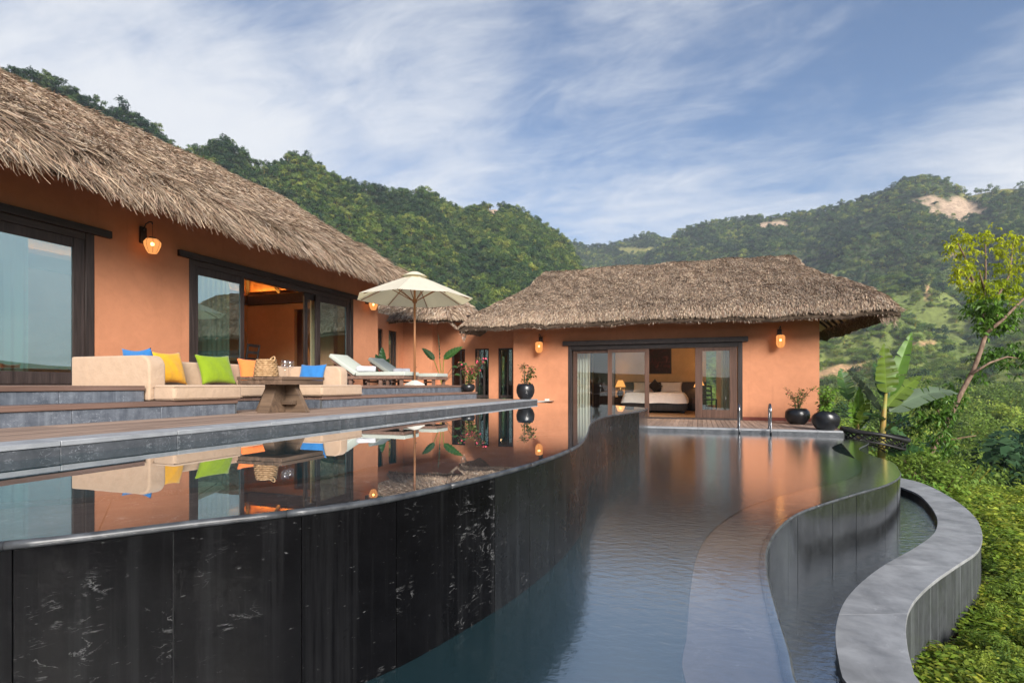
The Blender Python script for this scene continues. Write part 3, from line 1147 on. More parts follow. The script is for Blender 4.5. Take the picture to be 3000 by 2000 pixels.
# loose taller trees along the skyline
X, Y, Z, r, g = scatter(9000, 225, 800, -50, 48, lambda X, Y, Z, r, ph, g: (np.abs(r - np.interp(np.degrees(ph), [-60, -43, 0, 8, 10, 45], [230, 250, 390, 415, 760, 720])) < 5) & (patch_mask(X, Y, Z, FIELDS) < 0.3) & (g.random(len(X)) < 0.8), 33)
place_scatter("skyline_forest", X, Y, Z, g, 0.28, 0.85, FOREST, 0.0, zs=(1.0, 1.6))


def slope_bushes():
    def k(X, Y, Z, r, ph, g):
        el = Z / r
        return (el < 0.26) & (Z > -7) & (patch_mask(X, Y, Z, FIELDS) < 0.5) & (fbm(X / 22, Y / 22, 3) > 0.38)
    X, Y, Z, r, g = scatter(9000, 185, 480, 12, 52, k, 35, 1.7)
    place_scatter('slope_bushes', X, Y, Z, g, 0.9, 3.4, BUSH, 0.3, zs=(0.6, 1.0))


def bush_protos():
    out = []
    for i in range(6):
        g = np.random.default_rng(300 + i)
        cs = crown_centers(g, 16, 1.0 + 0.3 * g.random(), 0.75, 0.85, -0.2)
        tr = MB()
        for k in range(5):
            a = g.random() * 6.28
            tr.tube([(0, 0, -0.3), (0.3 * math.cos(a), 0.3 * math.sin(a), 0.6), (0.7 * math.cos(a + .3), 0.7 * math.sin(a + .3), 1.2)], [0.04, 0.03, 0.012], 4, False)
        out.append(leaf_cloud("bush", cs, 1100, (0.42, 0.42, 0.30), 0.13, M.bush, 330 + i, 0.5, 0.6, (0.5, 1.4), (0, 0, 0.4), tr))
    return proto_collection("bush", out)


BUSH = bush_protos()
slope_bushes()


def keepb(X, Y, Z, r, ph, g):
    bare = patch_mask(X, Y, Z, FIELDS)
    n = fbm(X / 16 + 2, Y / 16, 3)
    # beyond the garden shelf; keeps clear of the bare earth just past it
    x, y = CA * X - SA * Y, SA * X + CA * Y
    clear = ~((x < 6.0) & (y > 11) & (y < 26)) & ~((r < 19) & (np.degrees(ph) > 40))
    return (bare < 0.4) & (n > 0.30) & clear & (r > 15.0)


X, Y, Z, r, g = scatter(2300, 15.6, 235, 14, 54, keepb, 41, 1.45)
sc = np.clip(0.75 + r / 55, 0.8, 3.0)
n = len(X)
P = np.c_[CA * X - SA * Y, SA * X + CA * Y, Z - 0.15]
s = sc * (0.40 + 1.0 * g.random(n) ** 1.4)
instancer("valley_bushes", P, np.c_[g.normal(0, .12, n), g.normal(0, .12, n), g.random(n) * 6.28], np.c_[s, s, s * (0.75 + 0.7 * g.random(n))], BUSH)
X, Y, Z, r, g = scatter(420, 34, 240, 16, 54, keepb, 43, 1.6)
place_scatter('valley_trees', X, Y, Z, g, 0.5, 1.1, FOREST, 0.2)


# ------------------------------------------------------------------ valley haze
hz_ = MB().box((0, 300, 130), (3400, 3400, 420)).build("haze", None)
hm, hnt, hN, hL, hout = new_mat("haze_air")
pv = hN("ShaderNodeVolumePrincipled")
pv.inputs['Color'].default_value = (0.80, 0.88, 1.0, 1)
pv.inputs['Density'].default_value = HAZE
pv.inputs['Anisotropy'].default_value = 0.0
hL(pv.outputs[0], hout.inputs['Volume'])
hz_.data.materials.append(hm)
hz_['kind'] = 'stuff'

# ------------------------------------------------------------------ pools
Z_UP, Z_LOW, Z_TR, Z_TOP, Z_GR = -0.425, -1.10, -1.80, -1.69, -2.34
Z_TER, Z_MID, Z_DECK, Z_LDECK = -0.01, -0.17, -0.34, -1.0
X_WALL, X_NOSE1, X_NOSE2, X_DECK, X_COP = -9.10, -5.47, -5.17, -3.89, -3.63
Y_END = 12.4

up_px = [(0, 1585), (272, 1557), (540, 1525), (808, 1497), (1000, 1474), (1186, 1443), (1436, 1387), (1570, 1350), (1659, 1318), (1704, 1293), (1721, 1265), (1727, 1244), (1740, 1231), (1770, 1219), (1816, 1211), (1872, 1203.5)]
up_pts = [(-4.6, -1.3), (-3.3, -0.35), (-2.5, 0.32)] + [on_z(a, b, Z_UP)[:2] for a, b in up_px]
UP = Path2(up_pts)
tip = up_pts[-1]
tip2 = on_z(1897, 1194, Z_UP)[:2]
low_px = [(2610, 1352), (2630, 1372), (2637, 1392), (2601, 1416), (2503, 1445), (2406, 1475), (2330, 1505), (2276, 1550), (2246, 1605), (2243, 1660), (2254, 1719), (2281, 1817), (2316, 1930), (2327, 2000)]
low_pts = [on_z(a, b, Z_LOW)[:2] for a, b in low_px]
l0 = low_pts[0]
low_pts = [(2.35, 13.28), (3.1, 12.3)] + [(l0[0] - 0.03, l0[1] + 1.5)] + low_pts + [(low_pts[-1][0] + 0.08, low_pts[-1][1] - 0.6), (low_pts[-1][0] - 0.5, low_pts[-1][1] - 1.9), (-1.2, -2.6)]
LOW = Path2(low_pts[::-1])          # runs away from the viewpoint: pool on its left, trough on its right


def tidy(px, z):
    return [on_z(a, b, z)[:2] for a, b in px]


in_px = [(2639, 1426), (2688, 1446), (2720, 1475), (2742, 1508), (2746, 1537), (2731, 1567), (2677, 1605), (2590, 1654), (2525, 1703), (2476, 1757), (2452, 1817), (2447, 1876), (2460, 1947), (2476, 2000)]
out_px = [(2639, 1399), (2688, 1410), (2742, 1432), (2807, 1470), (2856, 1513), (2875, 1551), (2877, 1584), (2861, 1616), (2812, 1649), (2742, 1697), (2688, 1746), (2661, 1790), (2654, 1844), (2661, 1909), (2677, 1963), (2693, 2000)]
inn = tidy(in_px, Z_TOP)
outt = tidy(out_px, Z_TOP)
inn = [(inn[0][0] - 0.9, inn[0][1] + 2.6), (inn[0][0] - 0.25, inn[0][1] + 1.1)] + inn + [(inn[-1][0] + 0.12, inn[-1][1] - 0.6), (inn[-1][0] - 0.1, inn[-1][1] - 2.0)]
outt = [(outt[0][0] - 0.75, outt[0][1] + 1.9), (outt[0][0] - 0.2, outt[0][1] + 0.9)] + outt + [(outt[-1][0] + 0.15, outt[-1][1] - 0.6), (outt[-1][0] + 0.0, outt[-1][1] - 2.0)]
INN = Path2(inn[::-1])
OUT = Path2(outt[::-1])


def panels(root, path, s0, s1, w, zb, zt, th, mat, off, name="stone_panel", jit=0.0, gap=0.004, o0=0.0, seed=5):
    g = random.Random(seed)
    s = s0
    while s < s1 - 0.05:
        e = min(s1, s + w * (1 + jit * (g.random() - 0.5)))
        if s1 - e < 0.08: e = s1
        mb = MB()
        pr = g.uniform(-0.0015, 0.0015)
        strip_solid(mb, path, s + gap / 2, e - gap / 2, o0 - th, o0 + pr, zb, zt)
        # each panel has its own origin so that its veining starts afresh
        q = path.p((s + e) / 2)[0]
        mb.build(name, mat, root, (q[0], q[1], zb), loc=(q[0] - off[0], q[1] - off[1], zb - off[2]))
        s = e


def sheet(name, poly, z, mat, kind='structure', parent=None):
    me = bpy.data.meshes.new(name)
    bm = bmesh.new()
    f = bm.faces.new([bm.verts.new((x, y, z)) for x, y in poly])
    if f.normal.z < 0: f.normal_flip()
    bmesh.ops.triangulate(bm, faces=[f])
    bm.normal_update()
    for ff in bm.faces:
        if ff.normal.z < 0: ff.normal_flip()
    bm.to_mesh(me)
    bm.free()
    o = link(name, me, mat, parent)
    if kind: o['kind'] = kind
    return o


# upper pool
L0 = (-2.0, 5.0, Z_LOW)
upool = thing("upper_pool", "upper infinity pool with a tall black marble wall curving across the foreground", "pool", L0)
side = Path2([tip, ((tip[0] + tip2[0]) / 2 + 0.02, (tip[1] + tip2[1]) / 2), tip2])
back = Path2([tip2, ((tip2[0] + -3.6) / 2 + 0.25, (tip2[1] + Y_END) / 2 + 0.35), (-3.62, Y_END)])
mb = MB()
strip_solid(mb, UP, 0, UP.len, -0.16, -0.022, -1.75, Z_UP - 0.032)
strip_solid(mb, side, 0, side.len, -0.16, -0.022, -1.75, Z_UP - 0.03)
strip_solid(mb, back, 0, back.len, -0.16, -0.022, -1.75, Z_UP - 0.03)
mb.build("core_wall", M.grout, upool, L0)
sw = float(UP.s[np.argmin(np.hypot(UP.Q[:, 0] - on_z(1450, 1383, Z_UP)[0], UP.Q[:, 1] - on_z(1450, 1383, Z_UP)[1]))])
panels(upool, UP, 0.0, sw, 0.36, -1.70, Z_UP - 0.027, 0.02, M.black_stone, L0, jit=0.15, gap=0.003)
panels(upool, UP, sw, UP.len - 0.03, 0.36, -1.70, Z_UP - 0.027, 0.02, M.streak_stone, L0, jit=0.15, gap=0.003)
panels(upool, side, 0.02, side.len, 0.5, -1.70, Z_UP - 0.027, 0.02, M.wet_stone, L0)
panels(upool, back, 0.02, back.len, 0.5, -1.70, Z_UP - 0.027, 0.02, M.wet_stone, L0)


def lip(root, path, z, mat, off, name="rim", seg=0.72, r=0.020):
    """rounded nosing stones along the overflow edge"""
    s = 0
    while s < path.len - 0.02:
        e = min(path.len, s + seg)
        n = max(2, int((e - s) / 0.06))
        ss = np.linspace(s + 0.001, e - 0.001, n + 1)
        mb = MB()
        prof = [(-0.034, -0.006), (-0.01, -0.004), (0.004, -0.006), (0.009, -0.013), (0.008, -0.022), (0.002, -0.028), (-0.034, -0.028)]
        vs, fs = [], []
        k = len(prof)
        cols = [path.p(ss, o) for o, _ in prof]
        for i in range(n + 1):
            for j, (o, dz) in enumerate(prof):
                vs.append((cols[j][i, 0], cols[j][i, 1], z + dz))
        for i in range(n):
            for j in range(k):
                j2 = (j + 1) % k
                fs.append((i * k + j, (i + 1) * k + j, (i + 1) * k + j2, i * k + j2))
        fs += [tuple(range(k))[::-1], tuple(n * k + j for j in range(k))]
        mb.add(vs, fs)
        mb.build(name, mat, root, off, smooth=True)
        s = e


M.lip = mat_noise("wet_rim_stone", (0.022, 0.023, 0.025), (0.10, 0.105, 0.11), 14, 0.38, 0.15, 0.003, 0.6, lo=0.35, hi=0.75)
lip(upool, UP, Z_UP + 0.002, M.lip, L0)
lip(upool, side, Z_UP + 0.002, M.lip, L0)
lip(upool, back, Z_UP + 0.002, M.lip, L0)
# shallow ledge just under the water along the rim
s = 0.0
while s < UP.len - 0.1:
    e = min(UP.len, s + 0.95)
    mb = MB()
    strip_solid(mb, UP, s + 0.003, e - 0.003, -0.62, -0.036, Z_UP - 0.40, Z_UP - 0.022)
    q = UP.p((s + e) / 2)[0]
    mb.build("ledge_slab", M.ledge, upool, (q[0], q[1], Z_UP), loc=(q[0] - L0[0], q[1] - L0[1], Z_UP - L0[2]))
    s = e
allup = [tuple(p) for p in UP.p(UP.s, 0.004)] + [tuple(p) for p in side.p(side.s, 0.004)] + [tuple(p) for p in back.p(back.s, 0.004)] + [(X_COP + 0.004, Y_END), (X_COP + 0.004, -1.6), (-4.6, -1.6)]
sheet("upper_pool_floor", [(-4.6, -1.6)] + [tuple(p) for p in UP.p(UP.s, -0.2)] + [tuple(p) for p in side.p(side.s, -0.1)] + [tuple(p) for p in back.p(back.s, -0.1)] + [(-3.5, Y_END), (-4.6, Y_END - 0.2)], Z_UP - 0.55, M.pool_floor)
sheet("upper_pool_water", [tuple(p) for p in UP.p(UP.s, -0.62)] + [tuple(UP.p(np.array([UP.len]), 0.0)[0])] + [tuple(p) for p in side.p(side.s, 0.0)][1:] + [tuple(p) for p in back.p(back.s, 0.0)][1:] + [(X_COP - 0.02, Y_END), (X_COP - 0.02, -1.3)], Z_UP, M.water_still)

# lower pool
L1 = (1.0, 5.0, Z_GR)
lpool = thing("lower_pool", "lower infinity pool whose dark curved rim spills into the trough", "pool", L1)
mb = MB()
strip_solid(mb, LOW, 0, LOW.len, -0.20, -0.022, -2.6, Z_LOW - 0.032)
mb.build("core_wall", M.grout, lpool, L1)
panels(lpool, LOW, 0.0, LOW.len, 0.27, -2.5, Z_LOW - 0.027, 0.02, M.wet_stone, L1, jit=0.25, gap=0.003, seed=9)
lip(lpool, LOW, Z_LOW + 0.002, M.lip, L1)
s = 0.0
while s < LOW.len - 0.1:
    e = min(LOW.len, s + 0.80)
    mb = MB()
    strip_solid(mb, LOW, s + 0.003, e - 0.003, -0.40, -0.036, Z_LOW - 0.5, Z_LOW - 0.014)
    q = LOW.p((s + e) / 2)[0]
    mb.build("ledge_slab", M.ledge_grey, lpool, (q[0], q[1], Z_LOW), loc=(q[0] - L1[0], q[1] - L1[1], Z_LOW - L1[2]))
    s = e
sheet("lower_pool_floor", [tuple(p) for p in LOW.p(LOW.s, -0.1)] + [(-4.2, 13.3), (-4.6, -2.6)], Z_LOW - 0.95, M.pool_floor)
sheet("lower_pool_water", [tuple(p) for p in LOW.p(LOW.s, -0.40)] + [(-4.2, 13.33), (-4.6, -2.6)], Z_LOW, M.water_moving)


def film(name, path, o0, o1, z, mat):
    A, B = path.p(path.s, o0), path.p(path.s, o1)
    n = len(A)
    me = np_mesh(name, np.c_[np.vstack([A, B]), np.full(2 * n, z)], np.stack([np.arange(n - 1), np.arange(n - 1) + n, np.arange(1, n) + n, np.arange(1, n)], 1))
    o = link(name, me, mat)
    o['kind'] = 'structure'


film("lower_rim_water", LOW, -0.40, 0.0, Z_LOW, M.film_moving)
film("upper_rim_water", UP, -0.62, 0.0, Z_UP, M.film_still)

# trough between the lower pool and the outer wall
rim_o = [tuple(p) for p in LOW.p(LOW.s, -0.05)]
sheet("trough_water", rim_o + [tuple(p) for p in INN.p(INN.s[::-1], 0.06)], Z_TR, M.water_trough)
sheet("trough_floor", rim_o + [tuple(p) for p in INN.p(INN.s[::-1], 0.06)], Z_TR - 0.35, M.black_stone)

L2 = (3.5, 4.0, Z_GR)
owall = thing("curved_garden_wall", "low winding grey stone wall with a broad flat top around the trough", "wall", L2)
mb = MB()
strip_solid(mb, OUT, 0, OUT.len, -0.16, -0.022, Z_GR - 0.4, Z_TOP - 0.035)
strip_solid(mb, INN, 0, INN.len, 0.004, 0.14, Z_GR - 0.4, Z_TOP - 0.035)
mb.build("core_wall", M.black_stone, owall, L2)
panels(owall, OUT, 0.0, OUT.len, 0.21, Z_GR - 0.35, Z_TOP - 0.032, 0.02, M.wall_stone, L2, jit=0.5, gap=0.002, o0=-0.012, seed=3)
nseg = 8
for k in range(nseg):
    a, b = k / nseg, (k + 1) / nseg
    n = 14
    mb = MB()
    vs, fs = [], []
    for i in range(n + 1):
        u = a + (b - a) * i / n
        A = INN.p(np.array([u * INN.len]))[0]
        B = OUT.p(np.array([u * OUT.len]))[0]
        for j in range(5):
            q = A + (B - A) * j / 4
            vs.append((q[0], q[1], Z_TOP))
        for j in range(5):
            q = A + (B - A) * j / 4
            vs.append((q[0], q[1], Z_TOP - 0.03))
    for i in range(n):
        o, p = i * 10, (i + 1) * 10
        for j in range(4):
            fs.append((o + j, o + j + 1, p + j + 1, p + j))
            fs.append((o + 5 + j, p + 5 + j, p + 6 + j, o + 6 + j))
        fs.append((o, p, p + 5, o + 5))
        fs.append((o + 4, o + 9, p + 9, p + 4))
    for o in (0, n * 10):
        for j in range(4):
            fs.append((o + j, o + j + 1, o + 6 + j, o + 5 + j))
    mb.add(vs, fs)
    q = INN.p(np.array([(a + b) / 2 * INN.len]))[0]
    mb.build("top_slab", M.top_stone, owall, (q[0], q[1], Z_TOP), bevel=0.0015, bseg=1, loc=(q[0] - L2[0], q[1] - L2[1], Z_TOP - L2[2]))

# ground cover on the garden shelf
cov = []
for i in range(6):
    g = np.random.default_rng(500 + i)
    cs = [(g.normal(0, 0.11), g.normal(0, 0.11), 0.03 + 0.10 * g.random()) for _ in range(14)]
    cov.append(leaf_cloud("ground_cover", cs, 210, (0.075, 0.075, 0.05), 0.036, M.cover, 520 + i, 0.55, 1.1, (0.5, 1.35), (0, 0, -0.2)))
COVER = proto_collection("ground_cover", cov)
outer_poly = OUT.p(OUT.s, 0.03)


def keepc(X, Y, Z, r, ph, g):
    x, y = CA * X - SA * Y, SA * X + CA * Y
    # right of the wall at this y
    d = np.full(len(x), 1e9)
    sgn = np.zeros(len(x))
    for i in range(0, len(outer_poly), 3):
        q = outer_poly[i]
        dd = np.hypot(x - q[0], y - q[1])
        nx, ny = OUT.N[i]
        better = dd < d
        sgn = np.where(better, (x - q[0]) * nx + (y - q[1]) * ny, sgn)
        d = np.minimum(d, dd)
    n = fbm(x * 1.1 + 7.3, y * 1.1 + 4.2, 3)
    far = np.clip((r - 4.0) / 5, 0, 1)
    return (sgn > 0.12) & (n > 0.55 - 0.15 * far) & (x > -1)


X, Y, Z, r, g = scatter(30000, 1.8, 16.2, 22, 62, keepc, 61, 1.7)
n = len(X)
P = np.c_[CA * X - SA * Y, SA * X + CA * Y, Z]
s = (0.7 + 0.8 * g.random(n)) * np.clip(0.75 + r / 14, 0.8, 1.6)
instancer("ground_cover", P, np.c_[g.normal(0, .15, n), g.normal(0, .15, n), g.random(n) * 6.28], np.c_[s, s, s * (0.35 + 0.5 * g.random(n))], COVER)

# fallen leaves on the bare soil and a few taller weeds among the cover
M.litter = mat_leaf("fallen_leaves", [(0.20, 0.11, 0.055), (0.30, 0.19, 0.10), (0.13, 0.075, 0.045), (0.26, 0.20, 0.10)], 0.1, 0.8)
lit = []
for i in range(4):
    g = np.random.default_rng(900 + i)
    cs = [(g.normal(0, 0.16), g.normal(0, 0.16), 0.012) for _ in range(12)]
    lit.append(leaf_cloud("leaf_litter", cs, 40, (0.08, 0.08, 0.008), 0.05, M.litter, 910 + i, 0.5, 2.5, (0.5, 1.4), (0, 0, -1)))
LITTER = proto_collection("leaf_litter", lit)


def keepl(X, Y, Z, r, ph, g):
    x, y = CA * X - SA * Y, SA * X + CA * Y
    d = np.hypot(x[:, None] - outer_poly[None, ::4, 0], y[:, None] - outer_poly[None, ::4, 1])
    i = d.argmin(1) * 4
    sg = (x - outer_poly[i, 0]) * OUT.N[i, 0] + (y - outer_poly[i, 1]) * OUT.N[i, 1]
    return (sg > 0.10) & (x > -1)


X, Y, Z, r, g = scatter(3600, 2.0, 11, 22, 62, keepl, 71, 1.6)
n = len(X)
P = np.c_[CA * X - SA * Y, SA * X + CA * Y, Z + 0.004]
s = 0.6 + 0.8 * g.random(n)
instancer("leaf_litter", P, np.c_[np.zeros(n), np.zeros(n), g.random(n) * 6.28], np.c_[s, s, s], LITTER)
X, Y, Z, r, g = scatter(1100, 4.0, 15, 24, 60, lambda *a: keepl(*a) & (a[3] > 5.2), 72, 1.7)
n = len(X)
P = np.c_[CA * X - SA * Y, SA * X + CA * Y, Z - 0.02]
s = 0.06 + 0.11 * g.random(n) ** 2
instancer("weeds", P, np.c_[g.normal(0, .2, n), g.normal(0, .2, n), g.random(n) * 6.28], np.c_[s, s, s * (0.9 + 0.6 * g.random(n))], BUSH)


# ------------------------------------------------------------------ terrace, steps, decks and copings
terrace = thing("terrace", None, None, (-6.0, 5.0, Z_DECK))
terrace['kind'] = 'structure'
T0 = tuple(terrace.location)


def tpart(mb, name, mat, **k):
    return mb.build(name, mat, terrace, T0, **k)


mb = MB()
mb.b2(X_WALL, X_NOSE1 - 0.03, -3, 4.11, -0.7, Z_TER - 0.05)
mb.b2(X_WALL, X_NOSE1 - 0.03, 7.58, Y_END - 0.27, -0.7, Z_TER - 0.05)
mb.b2(X_WALL, -6.74, 4.112, 7.578, -0.7, Z_TER - 0.05)
mb.b2(X_NOSE1 - 0.028, X_NOSE2 - 0.03, -3, 4.11, -0.7, Z_MID - 0.05)
mb.b2(X_NOSE1 - 0.028, X_NOSE2 - 0.03, 7.58, Y_END - 0.03, -0.7, Z_MID - 0.05)
mb.b2(-6.738, X_NOSE2 - 0.03, 4.112, 5.03, -0.7, Z_MID - 0.05)
mb.b2(-6.738, X_NOSE2 - 0.03, 6.55, 7.578, -0.7, Z_MID - 0.05)
mb.b2(-6.738, -5.89, 5.032, 6.548, -0.7, Z_MID - 0.05)
tpart(mb, "step_core", M.grout)


def boards(x0, x1, y0, y1, z, th=0.048, w=0.145, name="step_board", mat=None, run='y', length=2.3, parent=None, seed=1, gap=0.006, base=None):
    """rows of boards, each one an object"""
    g = random.Random(seed)
    parent = parent or terrace
    b = base or T0
    mat = mat or M.nosing
    lo, hi = (x0, x1) if run == 'y' else (y0, y1)
    a0, a1 = (y0, y1) if run == 'y' else (x0, x1)
    rows = max(1, round((hi - lo) / w))
    ww = (hi - lo) / rows
    for i in range(rows):
        c = lo + (i + 0.5) * ww
        p = a0
        while p < a1 - 0.02:
            e = min(a1, p + length * g.choice((0.7, 1.0, 1.0, 1.3)))
            if a1 - e < 0.35: e = a1
            me = box_mesh(*((ww - gap, e - p - 0.004, th) if run == 'y' else (e - p - 0.004, ww - gap, th)), 0.004, mat)
            m = (p + e) / 2
            loc = (c, m) if run == 'y' else (m, c)
            link(name, me, None, parent, (loc[0] - b[0], loc[1] - b[1], z - th / 2 - b[2] + g.uniform(-0.0012, 0.0012)))
            p = e


boards(X_NOSE1 - 0.30, X_NOSE1, -3, 4.11, Z_TER)
boards(X_NOSE1 - 0.30, X_NOSE1, 7.58, Y_END - 0.24, Z_TER, seed=2)
boards(X_WALL + 0.01, X_NOSE1 - 0.30, 7.58, Y_END - 0.24, Z_TER, mat=M.deck, w=0.3, length=4.5, name="terrace_board", seed=21)
boards(X_WALL + 0.01, X_NOSE1 - 0.30, -3, 4.11, Z_TER, mat=M.deck, w=0.3, length=7, name="terrace_board", seed=22)
boards(X_WALL + 0.01, -6.74, 4.112, 7.578, Z_TER, mat=M.deck, w=0.3, length=7, name="terrace_board", seed=23)
boards(X_NOSE2 - 0.29, X_NOSE2, -3, 5.03, Z_MID, seed=3)
boards(X_NOSE2 - 0.29, X_NOSE2, 6.55, Y_END, Z_MID, seed=4)
boards(-6.72, -5.86, 5.032, 6.548, Z_MID, run='x', seed=5)
boards(-6.72, X_NOSE2 - 0.292, 4.2, 5.03, Z_MID, run='y', seed=6)
boards(-6.72, X_NOSE2 - 0.292, 6.55, 7.5, Z_MID, run='y', seed=7)


def risers(x, y0, y1, z0, z1, seed, axis='y', w=0.78):
    g = random.Random(seed)
    p = y0
    while p < y1 - 0.03:
        e = min(y1, p + w * g.uniform(0.75, 1.25))
        if y1 - e < 0.2: e = y1
        c = (p + e) / 2
        mb = MB()
        if axis == 'y':
            mb.b2(x - 0.02, x + g.uniform(0, 0.002), p + 0.002, e - 0.002, z0, z1)
            o = (x, c, z0)
        else:
            mb.b2(p + 0.002, e - 0.002, x - g.uniform(0, 0.002), x + 0.02, z0, z1)
            o = (c, x, z0)
        mb.build("riser_slab", M.riser, terrace, o, bevel=0.002, bseg=1, loc=tuple(o[i] - T0[i] for i in range(3)))
        p = e


risers(X_NOSE1 - 0.02, -3, 4.11, Z_MID - 0.02, Z_TER - 0.05, 1)
risers(X_NOSE1 - 0.02, 7.58, Y_END - 0.26, Z_MID - 0.02, Z_TER - 0.05, 2)
risers(X_NOSE2 - 0.02, -3, 5.0, Z_DECK - 0.03, Z_MID - 0.05, 3)
risers(X_NOSE2 - 0.02, 6.58, Y_END - 0.02, Z_DECK - 0.03, Z_MID - 0.05, 4)
risers(-5.88, 5.03, 6.55, Z_DECK - 0.03, Z_MID - 0.05, 5)
risers(6.55, -5.86, X_NOSE2 - 0.045, Z_DECK - 0.03, Z_MID - 0.05, 6, axis='x')

deck = thing("pool_deck", None, None, (-4.5, 5.0, Z_DECK))
deck['kind'] = 'structure'
D0 = tuple(deck.location)
MB().b2(-6.5, X_DECK - 0.01, -3, Y_END, -0.9, Z_DECK - 0.035).build("deck_base", M.soil, deck, D0)
boards(-5.19, X_DECK - 0.01, -3, Y_END, Z_DECK, 0.03, 0.143, "deck_plank", M.deck, 'y', 2.6, deck, 8, 0.007, D0)
boards(-5.85, -5.19, 5.035, 6.545, Z_DECK, 0.03, 0.143, "deck_plank", M.deck, 'y', 2.6, deck, 9, 0.007, D0)


def coping(p0, p1, axis, width, z, drop, inward, parent, off, seed):
    """pale top slabs over a dark stone face; axis 'y' runs along y at x=p, 'x' along x at y=p"""
    g = random.Random(seed)
    a, b, fix = p0, p1, inward
    p = a
    while p < b - 0.03:
        e = min(b, p + g.uniform(0.75, 1.0))
        if b - e < 0.25: e = b
        c = (p + e) / 2
        if axis == 'y':
            top = MB().b2(fix - width, fix + 0.006, p + 0.0015, e - 0.0015, z - 0.028, z + 0.004)
            face = MB().b2(fix - 0.03, fix - g.uniform(0, .002), p + 0.0015, e - 0.0015, z - drop, z - 0.030)
            o = (fix, c, z)
        else:
            top = MB().b2(p + 0.0015, e - 0.0015, fix - 0.006, fix + width, z - 0.028, z + 0.004)
            face = MB().b2(p + 0.0015, e - 0.0015, fix + g.uniform(0, .002), fix + 0.03, z - drop, z - 0.030)
            o = (c, fix, z)
        loc = tuple(o[i] - off[i] for i in range(3))
        top.build("coping_slab", M.coping_top, parent, o, bevel=0.003, bseg=1, loc=loc)
        face.build("coping_face", M.coping, parent, o, bevel=0.002, bseg=1, loc=loc)
        p = e


coping(-3, Y_END, 'y', 0.26, Z_DECK, 0.62, X_COP, deck, D0, 11)

ldeck = thing("lower_deck", None, None, (0, 15, Z_LDECK))
ldeck['kind'] = 'structure'
E0 = tuple(ldeck.location)
X_E, Y_C = 2.93, 13.30
MB().b2(-4.3, X_E - 0.02, Y_C + 0.03, 16.59, -2.4, Z_LDECK - 0.035).build("deck_base", M.soil, ldeck, E0)
boards(-4.3, 3.05, Y_C + 0.25, 16.59, Z_LDECK, 0.03, 0.118, "deck_plank", M.deck, 'y', 9, ldeck, 12, 0.007, E0)
coping(-4.3, X_E, 'x', 0.25, Z_LDECK, 0.5, Y_C, ldeck, E0, 12)
mb = MB()
mb.b2(X_E - 0.018, X_E + 0.02, Y_C, 15.2, -2.4, Z_LDECK - 0.032)
mb.build("side_stone", M.wall_stone, ldeck, E0)
p = sheet("back_path", [(-11, Y_END), (-4.3, Y_END), (-4.3, 17.4), (-11, 17.4)], -0.50, M.concrete)


# ------------------------------------------------------------------ thatched roofs
PALETTE = np.array([[0.58, 0.45, 0.33], [0.52, 0.41, 0.31], [0.64, 0.53, 0.41], [0.42, 0.30, 0.22], [0.50, 0.36, 0.28], [0.25, 0.165, 0.115], [0.56, 0.48, 0.41], [0.36, 0.245, 0.18]])
PW = np.array([0.2, 0.18, 0.15, 0.12, 0.14, 0.06, 0.10, 0.05])


def smin(a, b, k=7.0):
    return -np.log(np.exp(-k * np.minimum(a, 20)) + np.exp(-k * np.minimum(b, 20))) / k


def roof_shell(root, off, H, x0, x1, y0, y1, step, thick, name="roof"):
    nx, ny = int((x1 - x0) / step), int((y1 - y0) / step)
    xs, ys = np.linspace(x0, x1, nx + 1), np.linspace(y0, y1, ny + 1)
    Xg, Yg = np.meshgrid(xs, ys)
    Zt = H(Xg, Yg) - 0.05
    edge = np.minimum(np.minimum(Xg - x0, x1 - Xg), np.minimum(Yg - y0, y1 - Yg))
    Zb = Zt - np.clip(0.10 + edge * 0.9, 0, thick)
    k = nx + 1
    V = np.vstack([np.c_[Xg.ravel(), Yg.ravel(), Zt.ravel()], np.c_[Xg.ravel(), Yg.ravel(), Zb.ravel()]])
    i, j = np.meshgrid(np.arange(ny), np.arange(nx), indexing='ij')
    a = (i * k + j).ravel()
    F = np.stack([a, a + 1, a + k + 1, a + k], -1)
    nt = k * (ny + 1)
    B = np.stack([a + nt, a + nt + k, a + nt + k + 1, a + nt + 1], -1)
    S = []
    for jj in range(nx):
        S += [(jj, jj + nt, jj + 1 + nt, jj + 1), (ny * k + jj, ny * k + jj + 1, ny * k + jj + 1 + nt, ny * k + jj + nt)]
    for ii in range(ny):
        S += [(ii * k, ii * k + k, ii * k + k + nt, ii * k + nt), (ii * k + nx, ii * k + nx + nt, ii * k + k + nx + nt, ii * k + k + nx)]
    me = np_mesh(name, V - np.array(off), np.vstack([F, B, np.array(S)]), smooth=False)
    return link(name, me, M.thatch_base, root)


